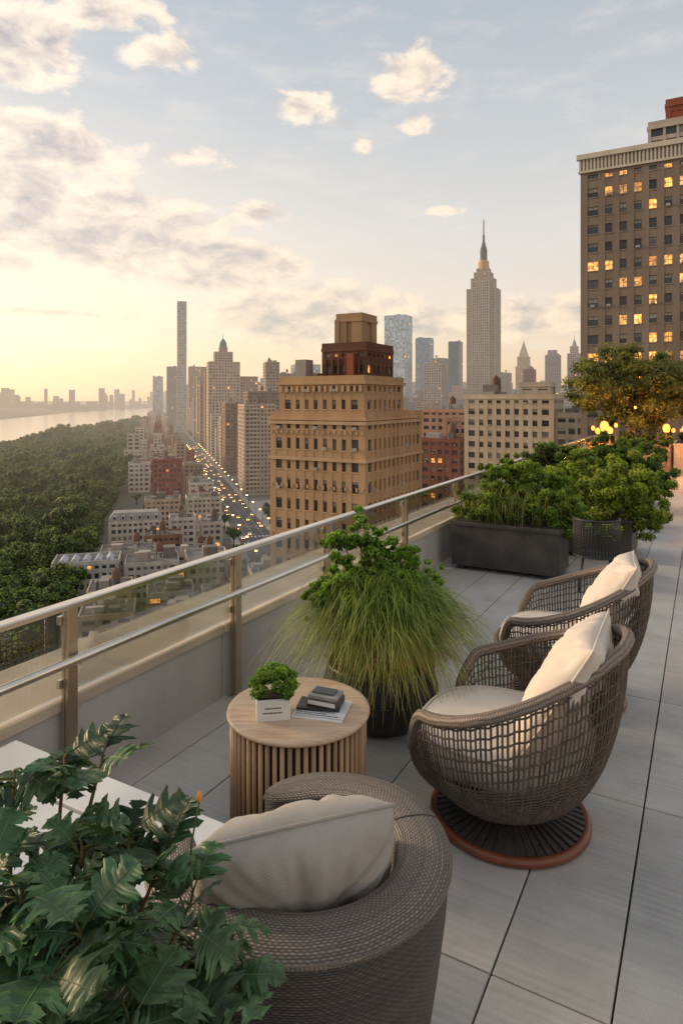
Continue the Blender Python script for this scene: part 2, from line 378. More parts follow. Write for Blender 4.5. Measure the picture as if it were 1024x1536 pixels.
# ------------------------------------------------------------------ buildings
def block(mb,x0,y0,W,D,z0,z1,cw=3.2,fh=3.3,pier=.45,span=.5,wall=(.4,.3,.2),lit=.05,faces='FLR',rec=.35,glass=False,wc=(.035,.04,.05),
          roof=True,cp=1.0,sash=False,corn=0.15,curt=.25,R=rnd,band=0,litrows=None,ac=.12):
    wl=tuple(wall)+(1,)
    mb.box(x0+rec,x0+W-rec,y0+rec,y0+D-rec,z0,z1,0,wl)
    for cx_ in (x0,x0+W-cp):
        for cy_ in (y0,y0+D-cp):
            mb.box(cx_,cx_+cp,cy_,cy_+cp,z0,z1,0,wl)
    nf=max(1,int(round((z1-z0)/fh))); fh=(z1-z0)/nf
    for F in faces:
        L=(W if F in 'FB' else D)
        def bx(a0,a1,b0,b1,q0,q1,mt=0,c=wl):
            if F=='F': mb.box(x0+a0,x0+a1,y0+b0,y0+b1,q0,q1,mt,c)
            elif F=='B': mb.box(x0+a0,x0+a1,y0+D-b1,y0+D-b0,q0,q1,mt,c)
            elif F=='L': mb.box(x0+b0,x0+b1,y0+a0,y0+a1,q0,q1,mt,c)
            else: mb.box(x0+W-b1,x0+W-b0,y0+a0,y0+a1,q0,q1,mt,c)
        n=max(1,int(round((L-2*cp)/cw))); cc=(L-2*cp)/n; pw=pier*cc
        for i in range(1,n): bx(cp+i*cc-pw/2,cp+i*cc+pw/2,0,rec-.01,z0,z1)
        for k in range(nf):
            hh=fh*span
            if k==nf-1: bx(cp,L-cp,.04,rec-.005,z0+k*fh+fh*(1-span*.5),z1)
            bx(cp,L-cp,.04,rec-.005,z0+k*fh,z0+k*fh+hh)
            if band and k%band==0: bx(0,L,-.12,.02,z0+k*fh-.1,z0+k*fh+.35,0,tuple(min(1,c*1.15) for c in wall)+(1,))
            for i in range(n):
                a0=cp+i*cc+pw/2*(i>0); a1=cp+(i+1)*cc-pw/2*(i<n-1); q0=z0+k*fh+hh; q1=z0+(k+1)*fh
                u=R.random(); rl=lit if litrows is None else lit*litrows(k,nf)
                if u<rl: c=(.5,.3,.12,R.uniform(.5,2.3))
                elif u<rl+curt: g_=R.uniform(.08,.3); c=(g_,g_*.95,g_*.85,0)
                else: g_=R.uniform(.5,2.0); c=(wc[0]*g_,wc[1]*g_,wc[2]*g_,0)
                b=rec-.03
                if F=='F': q=[(x0+a0,y0+b,q0),(x0+a1,y0+b,q0),(x0+a1,y0+b,q1),(x0+a0,y0+b,q1)]
                elif F=='L': q=[(x0+b,y0+a1,q0),(x0+b,y0+a0,q0),(x0+b,y0+a0,q1),(x0+b,y0+a1,q1)]
                elif F=='R': q=[(x0+W-b,y0+a0,q0),(x0+W-b,y0+a1,q0),(x0+W-b,y0+a1,q1),(x0+W-b,y0+a0,q1)]
                else: q=[(x0+a1,y0+D-b,q0),(x0+a0,y0+D-b,q0),(x0+a0,y0+D-b,q1),(x0+a1,y0+D-b,q1)]
                mb.add(q,[(0,1,2,3)],3 if glass else 1,c)
                if sash and q1>-45:
                    qm=(q0+q1)/2; am=(a0+a1)/2; sc_=(.16,.14,.12,1)
                    bx(a0+.02,a1-.02,b-.07,b-.03,qm-.04,qm+.04,0,sc_)
                    bx(am-.035,am+.035,b-.08,b-.02,q0,q1-.01,0,sc_)
                    bx(a0-.08,a1+.08,-.06,.10,q0-.14,q0+.02,0,tuple(min(1,c_*1.2) for c_ in wall)+(1,))
                    if R.random()<.45 and u>rl:
                        sh_=R.uniform(.15,.5); g_=R.uniform(.25,.5); bx(a0+.06,a1-.06,b-.026,b-.008,q1-(q1-q0)*sh_,q1-.03,0,(g_,g_*.94,g_*.82,1))
                    if R.random()<ac: bx(am-.35,am+.35,-.35,b-.1,q0+.03,q0+.45,0,(.35,.35,.34,1))
    if roof:
        e=corn; t=tuple(min(1,c*1.1) for c in wall)+(1,)
        mb.box(x0-e,x0+W+e,y0-e,y0+D+e,z1-.35,z1+.15,0,t)
        mb.add([(x0,y0,z1+.17),(x0+W,y0,z1+.17),(x0+W,y0+D,z1+.17),(x0,y0+D,z1+.17)],[(0,1,2,3)],2)
        p=.35; h=z1+1.0
        mb.box(x0-.02,x0+W+.02,y0-.02,y0+p,z1+.15,h,0,wl); mb.box(x0-.02,x0+W+.02,y0+D-p,y0+D+.02,z1+.15,h,0,wl)
        mb.box(x0-.02,x0+p,y0+p,y0+D-p,z1+.15,h,0,wl); mb.box(x0+W-p,x0+W+.02,y0+p,y0+D-p,z1+.15,h,0,wl)
def rooftop(mb,x0,y0,W,D,z,R=rnd,n=3,tank=True,wall=(.3,.27,.24)):
    for i in range(n):
        a=R.uniform(2,max(2.1,min(6,W*.35))); b=R.uniform(2,max(2.1,min(6,D*.35))); h=R.uniform(1.5,4.5)
        px=x0+R.uniform(1,max(1.1,W-a-1)); py=y0+R.uniform(1,max(1.1,D-b-1)); g_=R.uniform(.5,1.4)
        mb.box(px,px+a,py,py+b,z+.1+i*.01,z+h,0,(wall[0]*g_,wall[1]*g_,wall[2]*g_,1))
    for i in range(n*2):
        px=x0+R.uniform(1,W-1.6); py=y0+R.uniform(1,D-1.6); s=R.uniform(.3,.9); h=R.uniform(.6,1.8); g_=R.uniform(.5,1.8)
        mb.box(px,px+s,py,py+s,z+.1+.01*i,z+h,0,(.3*g_,.3*g_,.3*g_,1))
    if tank:
        tx=x0+W*R.uniform(.3,.7); ty=y0+D*R.uniform(.3,.7); M=Matrix.Translation((tx,ty,z+.2))
        mb.lathe([(1.5,2.6),(1.5,5.4),(.05,6.8)],14,0,(.16,.10,.07,1),M)
        mb.lathe([(0,2.6),(1.5,2.6)],14,0,(.1,.07,.05,1),M)
        for s1 in (-1,1):
            for s2 in (-1,1): mb.box(tx+s1*1.0-.12,tx+s1*1.0+.12,ty+s2*1.0-.12,ty+s2*1.0+.12,z+.1,z+2.9,0,(.08,.07,.06,1))
BM=[M_wall,M_win,M_roof,M_gl]
def bld(name,x,y,yaw,blocks,roofs=(),extra=None):
    mb=MB()
    for b in blocks: block(mb,**b)
    for r in roofs: rooftop(mb,*r[:5],**(r[5] if len(r)>5 else {}))
    if extra: extra(mb)
    return mb.build(name,BM,loc=(x,y,0),rot=yaw)
G0=-75
TAN=(.43,.275,.155)
def tanx(mb):
    c=(.50,.335,.20,1)
    for z in (-7.6,-1.9):
        mb.box(-.25,17.55,-.25,-.05,z,z+.5,0,c); mb.box(17.35,17.55,-.05,22.6,z,z+.5,0,c)
    for i in range(15):
        mb.box(1.9+i*1.03,2.3+i*1.03,-.02,.28,3.2,4.1,0,c)
    for z in (-3.4,-12.0,-20.0):
        for i in range(18): mb.box(.25+i*.97,.55+i*.97,-.17,-.01,z,z+.55,0,c)
    for i in range(6): mb.box(8.7+i*1.2,9.0+i*1.2,2.6,3.0,6.0,8.4,0,(.12,.06,.04,1))
    mb.box(12.9,14.1,2.2,2.9,4.9,9.2,0,(.30,.09,.05,1))
    mb.box(9.2,10.0,5.0,5.2,10.2,14.9,0,(.36,.24,.15,1))
bld('tan_brick_hotel',-11.6,106.4,-TH,[
 dict(x0=0,y0=0,W=17.3,D=22.4,z0=G0,z1=-.9,cw=1.72,fh=3.2,pier=.57,span=.46,wall=TAN,lit=.03,rec=.4,cp=1.1,sash=True,corn=.3,curt=.15),
 dict(x0=1.5,y0=.35,W=15.5,D=14.6,z0=-.8,z1=4.7,cw=1.72,fh=2.75,pier=.57,span=.46,wall=TAN,lit=.03,rec=.4,cp=1.1,sash=True,corn=.35,curt=.15),
 dict(x0=8.0,y0=3.0,W=8,D=10,z0=4.75,z1=10.0,cw=1.5,fh=2.6,pier=.5,span=.55,wall=(.13,.06,.04),lit=.35,rec=.3,cp=.6,corn=.1,faces='FR'),
 dict(x0=9.4,y0=5.2,W=4.7,D=5.4,z0=10.05,z1=14.9,cw=9,fh=5,pier=.9,span=.99,wall=(.36,.23,.13),lit=0,rec=.3,cp=1.9,corn=.12,faces='')],
 roofs=[(1.5,.35,6,14,4.7,dict(n=2,tank=False)),(0,15.5,17,6,-.9,dict(n=3,tank=False))],extra=tanx)
TB=(.235,.18,.14)
def tallx(mb):
    c=(.55,.49,.40,1)
    mb.box(-.35,40.3,-.35,.1,42.6,43.0,0,c); mb.box(-.6,40.6,-.6,.2,45.0,45.9,0,c)
    for i in range(66): mb.box(-.2+i*.61,.12+i*.61,-.3,.05,43.0,45.0,0,c)
    mb.box(-.2,40,-.06,.3,43.0,45.0,0,(.30,.26,.21,1))
    mb.box(17.7,18.7,-.9,.05,G0,42.5,0,(.17,.13,.11,1))
bld('apartment_tower',43,117.6,-TH,[
 dict(x0=0,y0=0,W=40,D=28,z0=G0,z1=43,cw=2.35,fh=3.25,pier=.5,span=.5,wall=TB,lit=.30,rec=.35,cp=1.2,sash=True,faces='FR',curt=.15,
      litrows=lambda k,n:(1.9 if (k*7)%5 in (0,3) else .4)),
 dict(x0=10.8,y0=3,W=22,D=18,z0=45,z1=49.8,cw=2.2,fh=2.4,pier=.2,span=.3,wall=(.42,.36,.3),lit=.2,faces='FL',cp=.5),
 dict(x0=13.5,y0=5,W=16,D=12,z0=50,z1=54.0,cw=4,fh=4,pier=.6,span=.7,wall=(.30,.09,.055),lit=0,faces='FL',cp=.8)],extra=tallx)
bld('white_apartment_block',36.8,196,-TH,[
 dict(x0=0,y0=0,W=26,D=15,z0=G0,z1=2.6,cw=2.6,fh=3.3,pier=.48,span=.47,wall=(.54,.44,.32),lit=.03,cp=1.3,sash=True,faces='FR',curt=.15),
 dict(x0=26.05,y0=1.5,W=14,D=14,z0=G0,z1=-2.6,cw=2.3,fh=3.3,pier=.3,span=.45,wall=(.46,.37,.27),lit=.05,cp=.8,sash=True,faces='FR'),
 dict(x0=15,y0=6,W=9,D=7,z0=2.7,z1=6.2,cw=3,fh=3,pier=.5,span=.6,wall=(.45,.38,.30),lit=0,faces='F')],roofs=[(0,2,14,12,2.7),(27,3,12,11,-2.6)])
bld('pink_brick_building',36,294,-TH,[dict(x0=0,y0=0,W=21,D=15,z0=G0,z1=-3,cw=3,fh=3.3,wall=(.42,.25,.18),faces='FLR',lit=.04)],roofs=[(0,0,21,15,-3)])
bld('brick_building',29.5,245,-TH,[dict(x0=0,y0=0,W=15.5,D=14,z0=G0,z1=-13.2,cw=2.6,fh=3.3,wall=(.22,.10,.07),faces='FLR',lit=.04,sash=True),
     dict(x0=4,y0=16,W=12,D=10,z0=G0,z1=-6,cw=2.6,fh=3.3,wall=(.33,.2,.15),faces='FLR',lit=.03)],roofs=[(0,0,15,14,-13.2)])
ES=(.38,.315,.25)
def esx(mb):
    M=Matrix.Translation((22,15,0))
    mb.lathe([(9,198),(8.6,203),(7,206),(7,210),(5.8,213)],16,0,(.50,.29,.10,1),M)
    mb.lathe([(5.4,212),(5.4,228),(4.2,233),(2.8,237),(2.4,240)],12,0,(.10,.11,.13,1),M)
    mb.lathe([(1.9,238),(1.7,250),(1.0,252),(.8,272),(.1,276)],8,0,(.10,.10,.11,1),M)
    for s in (-1,1):
        mb.box(22+s*6.5-1,22+s*6.5+1,13,17,198,211,0,(.40,.28,.16,1))
E=dict(cw=3.0,fh=4.0,pier=.50,span=.34,wall=ES,lit=.004,faces='FLR',wc=(.12,.11,.11),curt=.15,cp=2.4,corn=.2,rec=.6)
bld('art_deco_skyscraper',188,984,-TH,[
 dict(x0=-14,y0=-8,W=72,D=46,z0=G0,z1=-6,**E), dict(x0=-5,y0=-3,W=54,D=36,z0=-6,z1=18,**E),
 dict(x0=0,y0=0,W=44,D=30,z0=18,z1=168,**E), dict(x0=8,y0=-1.6,W=28,D=33.2,z0=18,z1=178,**E),
 dict(x0=6,y0=2,W=32,D=26,z0=168,z1=184,**E), dict(x0=10,y0=4.5,W=24,D=21,z0=184,z1=193,**E),
 dict(x0=13,y0=7,W=18,D=16,z0=193,z1=199,**E)],extra=esx)
def simple(name,x,y,yaw,W,D,z1,wall,glass=False,extra=None,roofs=True,**k):
    kw=dict(cw=3.6,fh=3.7,pier=.45,span=.45,lit=.015,faces='FLR',cp=1.4) 
    if y<420: kw['lit']=.03
    if glass: kw.update(pier=.12,span=.16,wc=(.22,.30,.38),curt=.05,rec=.15,cp=.5,glass=True,lit=.004)
    kw.update(k)
    return bld(name,x,y,yaw,[dict(x0=0,y0=0,W=W,D=D,z0=G0,z1=z1,wall=wall,**kw)],roofs=[(0,0,W,D,z1,dict(tank=not glass))] if roofs else (),extra=extra)
def cup(mb):
    block(mb,8,6,22,20,47.5,60,wall=(.46,.37,.28),cw=3,faces='FLR',lit=.01)
    block(mb,14,10,10,10,60,66,wall=(.42,.33,.25),cw=3,faces='FLR',lit=.01)
    M=Matrix.Translation((19,15,0)); mb.lathe([(4.5,66),(4.5,70),(4,73),(2,76),(.4,78),(.2,84)],10,0,(.16,.25,.24,1),M)
    block(mb,38.1,2,22,24,G0,30,wall=(.38,.30,.23),cw=3,faces='FLR',lit=.01)
o=simple('ornate_apartment_tower',-183,898,AV,38,30,47.5,(.48,.39,.29),extra=cup,roofs=False); o.scale=(1.145,)*3; o.location.z=-.28
def bal(mb):
    for k in range(20):
        mb.box(-1.3,-.02,3,8,-68+k*3.3,-67.8+k*3.3,0,(.5,.46,.4,1)); mb.box(-1.3,-.02,20,25,-68+k*3.3,-67.8+k*3.3,0,(.5,.46,.4,1))
        mb.box(4,11,-1.3,-.02,-68+k*3.3,-67.8+k*3.3,0,(.5,.46,.4,1)); mb.box(4,11,-1.32,-1.25,-67.8+k*3.3,-66.9+k*3.3,0,(.5,.46,.4,1))
simple('balcony_apartment_building',-78,525,AV,26,44,-2.4,(.42,.33,.25),extra=bal,fh=3.3,cw=3.0)
simple('brown_apartment_building',-119,670,AV,20,34,-2,(.25,.16,.11),fh=3.3)
simple('grey_apartment_building',-86,600,AV,30,30,9,(.22,.17,.14),fh=3.3)
simple('slender_residential_tower',-394,1568,AV,22,22,239,(.34,.37,.39),cw=5.0,fh=7,pier=.3,span=.3,wc=(.15,.18,.21),curt=0,lit=0,rec=.5,roofs=False)
simple('dark_glass_tower',-524,1960,AV,30,30,102,(.05,.06,.08),glass=True,wc=(.04,.06,.08))
simple('blue_glass_tower',-566,1960,AV,30,30,72,(.2,.25,.3),glass=True)
simple('stone_apartment_tower',-345,1475,AV,30,34,77,(.36,.27,.20))
simple('stone_apartment_tower',-231,1067,AV,18,30,33,(.32,.23,.17))
simple('stone_apartment_tower',-262,1300,AV,16,30,75,(.30,.24,.20))
simple('stone_office_tower',-91,784,AV,17,20,47,(.32,.26,.20))
simple('glass_office_building',-70,980,AV,40,30,55,(.3,.3,.3),glass=True)
simple('stone_office_building',-74,800,AV,30,30,34,(.36,.28,.21))
simple('glass_skyscraper',77,1176,-TH,40,34,153,(.35,.42,.48),glass=True,wc=(.22,.32,.42),fh=4)
simple('blue_glass_tower',166,1470,-TH,34,26,140,(.08,.15,.24),glass=True,wc=(.05,.12,.22))
simple('concrete_office_tower',123,980,-TH,28,24,57,(.34,.30,.26))
simple('concrete_office_tower',148,1080,-TH,22,24,70,(.30,.28,.27))
simple('dark_glass_tower',208,1274,-TH,22,22,115,(.08,.12,.16),glass=True,wc=(.05,.09,.13))
simple('concrete_office_tower',283,1176,-TH,18,20,50,(.28,.24,.21))
def pyr(mb):
    block(mb,3,3,22,22,72,92,wall=(.46,.32,.19),faces='FLR',cw=3,lit=0)
    mb.add([(5,5,92),(23,5,92),(23,23,92),(5,23,92),(14,14,128)],[(0,1,4),(1,2,4),(2,3,4),(3,0,4)],0,(.40,.32,.2,1))
simple('pyramid_roof_tower',365,1372,-TH,28,28,72,(.46,.32,.19),extra=pyr,roofs=False)
simple('red_brick_tower',272,980,-TH,16,16,47,(.25,.10,.075))
simple('grey_stone_tower',366,1176,-TH,24,22,82,(.26,.24,.23),extra=lambda mb:mb.box(4,18,4,18,82,92,0,(.25,.23,.22,1)))
def spr(mb):
    block(mb,4,4,13,13,85,98,wall=(.36,.29,.23),faces='FLR',cw=3,lit=0)
    mb.lathe([(5,98),(3,106),(.5,112),(.2,120)],8,0,(.25,.3,.28,1),Matrix.Translation((10.5,10.5,0)))
simple('spired_stone_tower',406,1176,-TH,21,21,85,(.36,.29,.23),extra=spr,roofs=False)
simple('red_brick_house',-141,487,AV,22,20,-43,(.30,.09,.065),fh=3.4,cw=2.8)
def mans(mb):
    c=(.30,.28,.27,1)
    mb.add([(-.2,-.2,-57),(25.2,-.2,-57),(25.2,13.2,-57),(-.2,13.2,-57),(2,2,-53.5),(23,2,-53.5),(23,11,-53.5),(2,11,-53.5)],[(0,1,5,4),(1,2,6,5),(2,3,7,6),(3,0,4,7),(4,5,6,7)],0,c)
    for i in range(6): mb.box(2+i*3.9,3.6+i*3.9,-.25,1.8,-56.9,-54.6,0,(.5,.47,.42,1)); mb.add([(2.3+i*3.9,-.28,-56.5),(3.3+i*3.9,-.28,-56.5),(3.3+i*3.9,-.28,-55),(2.3+i*3.9,-.28,-55)],[(0,1,2,3)],1,(.04,.04,.05,0))
simple('white_stone_mansion',-113,317,AV,25,13,-58,(.56,.51,.43),fh=3.4,cw=2.4,extra=mans,roofs=False)
simple('stone_row_house',-112,372,AV,20,16,-56,(.46,.35,.25),fh=3.4,cw=2.4)
simple('stone_row_house',-90,380,AV,20,16,-56,(.50,.44,.36),fh=3.4,cw=2.4)
simple('stone_row_house',-87,331,AV,13,14,-59,(.56,.52,.46),fh=3.4,cw=2.4)
simple('stone_row_house',-72,335,AV,11,14,-62,(.50,.45,.38),fh=3.4,cw=2.4)
simple('brown_brick_house',-90,298,AV,17,13,-61,(.27,.14,.085),fh=3.4,cw=2.4)
def skylights(mb):
    for i in range(5):
        x=2+i*4.2
        mb.add([(x,2,-59.7),(x+3,2,-59.7),(x+3,11,-59.7),(x,11,-59.7),(x+1.5,2,-58),(x+1.5,11,-58)],[(0,1,4),(1,2,5,4),(2,3,5),(3,0,4,5)],0,(.45,.47,.5,1))
simple('skylight_roof_building',-108,243,AV,24,15,-60,(.46,.44,.41),fh=3.4,cw=2.6,extra=skylights,roofs=False)
simple('low_stone_building',-82,247,AV,20,16,-61,(.44,.41,.38),fh=3.4,cw=2.6)
simple('low_stone_building',-60,253,AV,16,15,-60,(.48,.43,.38),fh=3.4,cw=2.6)
simple('low_stone_building',-100,270,AV,22,14,-62,(.36,.32,.28),fh=3.4,cw=2.6)
simple('low_stone_building',-70,276,AV,18,14,-64,(.40,.37,.34),fh=3.4,cw=2.6)
cols=[(.50,.44,.36),(.44,.34,.24),(.30,.11,.075),(.56,.51,.44),(.34,.24,.17),(.40,.31,.23),(.28,.17,.12)]
mb=MB()
def put(x,y,yaw,W,D,z1,wall,glass=False,tops=2):
    t=MB(); kw=dict(cw=rnd.uniform(3.2,4.6),fh=3.8,pier=rnd.uniform(.35,.55),span=rnd.uniform(.4,.55),faces='FLR',lit=.012,cp=1.2,curt=.15)
    if glass: kw.update(pier=.12,span=.18,wc=(.16,.2,.25),curt=.05,rec=.15,cp=.5,glass=True)
    block(t,0,0,W,D,G0,z1,wall=wall,**kw); rooftop(t,0,0,W,D,z1,n=tops,tank=rnd.random()<.5)
    if y>600 and rnd.random()<.45:
        f=rnd.uniform(.4,.7); block(t,W*(1-f)/2,D*(1-f)/2,W*f,D*f,z1,z1+rnd.uniform(6,18),wall=wall,**kw)
    M=Matrix.Translation((x,y,0))@Matrix.Rotation(yaw,4,'Z')
    t.v=[tuple(M@Vector(p)) for p in t.v]; o=len(mb.v); mb.v+=t.v; mb.f+=[tuple(o+k for k in f) for f in t.f]; mb.m+=t.m; mb.c+=t.c; mb.s+=t.s; mb.uv+=t.uv
yy=405
while yy<2300:
    for off in (0,1,2):
        if rnd.random()<.22: continue
        if yy<520 and off<2 : continue
        x=-115-.28*(yy-300)+6+off*22-(8 if yy>600 else 0)
        put(x,yy+off*6,AV,rnd.uniform(14,18),rnd.uniform(14,22),rnd.uniform(-62,-46) if off<2 else rnd.uniform(-64,-56),rnd.choice(cols))
    yy+=27
for yy in (120,142,164,186,208,228):
    for off in range(4):
        x=-115-.28*(yy-300)+8+off*18
        if rnd.random()<.12: continue
        if yy==228 and off<3: continue
        put(x,yy+off*4,AV,rnd.uniform(13,16),rnd.uniform(13,18),rnd.uniform(-66,-59),rnd.choice([(.46,.43,.39),(.36,.34,.31),(.27,.14,.10),(.44,.36,.27),(.5,.48,.45)]),tops=5)
mb.build('avenue_row_houses',BM)
mb=MB()
yy=290
while yy<3400:
    ax=-37.5-.28*(yy-328)+16
    xmax=.62*yy+60
    x=ax
    step=34 if yy<900 else (48 if yy<1800 else 75)
    while x<xmax:
        W=rnd.uniform(.5,.9)*step
        r=x/yy
        ok=True
        if yy<460 and r<.0: ok=False
        if 460<yy<720 and r<-.04: ok=False
        if yy<330 and .10<r<.30: ok=False
        if yy<900: z=rnd.uniform(-50,-16)
        elif yy<1800: z=rnd.uniform(-30,20) if r>-.12 else rnd.uniform(-25,45)
        else: z=rnd.uniform(-20,60)
        if ok: put(x+rnd.uniform(0,4),yy+rnd.uniform(-6,6),AV if r<.05 else -TH,W,rnd.uniform(.5,.8)*step,z,rnd.choice(cols[:2]+cols[4:]+[(.28,.27,.27)]),rnd.random()<.15)
        x+=step
    yy+=step*1.35
mb.build('midtown_buildings',BM)
mb=MB()
for i in range(360):
    left=i<200
    d=rnd.uniform(4300,5200) if left else rnd.uniform(4200,7000)
    r=rnd.uniform(-.72,-.26) if left else rnd.uniform(-.28,.6)
    if left and -r*d<1650: d=1800/-r
    h=rnd.uniform(22,70) if rnd.random()<.72 else rnd.uniform(80,175)
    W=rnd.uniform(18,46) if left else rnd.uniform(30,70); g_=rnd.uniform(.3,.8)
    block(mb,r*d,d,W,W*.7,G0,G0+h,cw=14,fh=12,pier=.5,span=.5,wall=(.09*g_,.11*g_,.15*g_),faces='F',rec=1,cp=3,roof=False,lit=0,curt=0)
mb.build('distant_skyline',BM)

# ------------------------------------------------------------------ ground, river, avenue
m,N=newmat('city_ground')
g_=N.n('ShaderNodeNewGeometry'); p=N.n('ShaderNodeBsdfPrincipled')
N._in(p.inputs['Base Color'],N.mix(N.noise(g_.outputs['Position'],.006,5,.6),(.05,.07,.04),(.20,.18,.16))); p.inputs['Roughness'].default_value=.95
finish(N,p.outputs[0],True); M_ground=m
mb=MB(); mb.add([(-40000,-3000,G0),(40000,-3000,G0),(40000,50000,G0),(-40000,50000,G0)],[(0,1,2,3)]); mb.build('ground',[M_ground])
m,N=newmat('river_water')
g_=N.n('ShaderNodeNewGeometry'); p=N.n('ShaderNodeBsdfPrincipled'); p.inputs['Base Color'].default_value=(.60,.47,.36,1); p.inputs['Roughness'].default_value=.15
b=N.n('ShaderNodeBump'); b.inputs['Strength'].default_value=.2; b.inputs['Distance'].default_value=.5
N._in(b.inputs['Height'],N.noise(g_.outputs['Position'],.12,4,.6)); N._in(p.inputs['Normal'],b.outputs[0])
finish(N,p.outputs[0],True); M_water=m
near=[(-370,-500),(-450,700),(-512,1050),(-650,2250),(-1340,4950),(-2150,8200)]
far=[(-1000,-500),(-1080,1500),(-1250,2219),(-1650,4000),(-2150,6500),(-2450,8200)]
mb=MB(); vs=[(x,y,G0+.5) for x,y in near]+[(x,y,G0+.5) for x,y in far]; n=len(near)
mb.add(vs,[(i,i+1,n+i+1,n+i) for i in range(n-1)]); mb.build('river',[M_water])
mb=MB(); P_=[]
for j in range(6):
    row=[]
    for i in range(90):
        y=900+i*90
        xb=np.interp(y,[p[1] for p in far],[p[0] for p in far])
        x=xb-30-j*180; z=G0+(0 if j==0 else 8+5*j+12*mnoise.noise(Vector((x*.004,y*.004,1)))+8*mnoise.noise(Vector((x*.03,y*.03,1))))
        row.append((x,y,z))
    P_.append(row)
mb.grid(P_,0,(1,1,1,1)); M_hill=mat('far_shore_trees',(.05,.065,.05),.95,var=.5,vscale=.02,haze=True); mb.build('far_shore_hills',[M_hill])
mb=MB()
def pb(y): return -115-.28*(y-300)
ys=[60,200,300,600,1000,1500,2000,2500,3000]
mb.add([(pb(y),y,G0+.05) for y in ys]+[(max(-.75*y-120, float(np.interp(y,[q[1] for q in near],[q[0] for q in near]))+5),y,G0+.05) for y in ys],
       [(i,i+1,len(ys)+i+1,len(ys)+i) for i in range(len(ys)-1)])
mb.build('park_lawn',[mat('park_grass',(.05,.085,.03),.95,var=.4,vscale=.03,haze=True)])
mb=MB()
mb.box(-10,10,-180,2600,G0-.5,G0+.10,0)
for s in (-1,1): mb.box(s*12-2,s*12+2,-180,2600,G0-.5,G0+.25,1)
mb.box(-70,-14,30,40,G0-.5,G0+.09,0); mb.box(14,60,-18,-6,G0-.5,G0+.09,0); mb.box(-70,-14,-62,-52,G0-.5,G0+.09,0)
mb.box(14,60,55,170,G0-.5,G0+.08,1)
y=-170
while y<900:
    for x in (-5,0,5): mb.box(x-.15,x+.15,y,y+3,G0+.05,G0+.115,2)
    y+=8
for q in (-20,24,40):
    for i in range(9): mb.box(-8.5+i*2.1,-7.5+i*2.1,q,q+3,G0+.05,G0+.116,2)
mb.build('avenue_road',[M_asph,M_walk,M_mark],loc=(-37.5,328,0),rot=AV)
def carmesh():
    mb=MB()
    prof=[(-2.2,.45),(-2.2,.85),(-1.5,.95),(-.9,1.42),(.7,1.42),(1.3,.95),(2.15,.85),(2.2,.45)]
    L=[(-.88,y,z) for y,z in prof]; R_=[(.88,y,z) for y,z in prof]; n=len(prof)
    mb.add(L+R_,[tuple(range(n)),tuple(reversed(range(n,2*n)))]+[(i,i+n,(i+1)%n+n,(i+1)%n) for i in range(n)],0)
    mb.box(-.9,.9,-.85,.65,1.0,1.34,1,(.03,.04,.05,0)); mb.box(-.7,.7,-1.3,1.05,1.0,1.25,1,(.03,.04,.05,0))
    for sx_ in (-.8,.8):
        for sy in (-1.35,1.35):
            mb.lathe([(0.01,-.1),(.33,-.1),(.33,.1),(.01,.1)],10,2,M=Matrix.Translation((sx_,sy,.33))@Matrix.Rotation(math.pi/2,4,'Y'))
    for sx_ in (-.62,.62): mb.box(sx_-.22,sx_+.22,-2.26,-2.19,.56,.86,3)
    return mb
carmats=[mat('car_paint_%d'%i,c,.3,haze=True,spec=.6) for i,c in enumerate([(.6,.6,.6),(.03,.03,.035),(.7,.5,.05),(.3,.03,.03)])]
M_tyre=mat('tyre',(.02,.02,.02),.9); meshes=[]
for cm in carmats:
    o=carmesh().build('car',[cm,M_win,M_tyre,M_lampf]); meshes.append(o.data); bpy.data.objects.remove(o)
for i in range(120):
    t=rnd.uniform(-90,800); lane=rnd.choice([-7.5,-2.5,2.5,7.5])
    o=bpy.data.objects.new('car',rnd.choice(meshes)); sc.collection.objects.link(o)
    o.location=(-37.5+math.cos(AV)*lane-math.sin(AV)*t,328+math.sin(AV)*lane+math.cos(AV)*t,G0+.1); o.rotation_euler=(0,0,AV)
mb=MB()
mb.tube([(0,0,0),(0,0,7),(.3,0,7.8),(1.6,0,8)],[.12,.09,.07,.06],6,0,(.1,.1,.1,1)); mb.lathe([(.02,7.4),(.7,7.6),(.7,7.95),(.02,8.1)],8,1,M=Matrix.Translation((1.6,0,0)))
o=mb.build('street_lamp',[M_tyre,M_lampf]); lm=o.data; bpy.data.objects.remove(o)
for i in range(50):
    s=1 if i%2 else -1; t=-60+i*16; o=bpy.data.objects.new('street_lamp',lm); sc.collection.objects.link(o)
    o.location=(-37.5+math.cos(AV)*11*s-math.sin(AV)*t,328+math.sin(AV)*11*s+math.cos(AV)*t,G0+.25); o.rotation_euler=(0,0,AV+(math.pi if s>0 else 0))

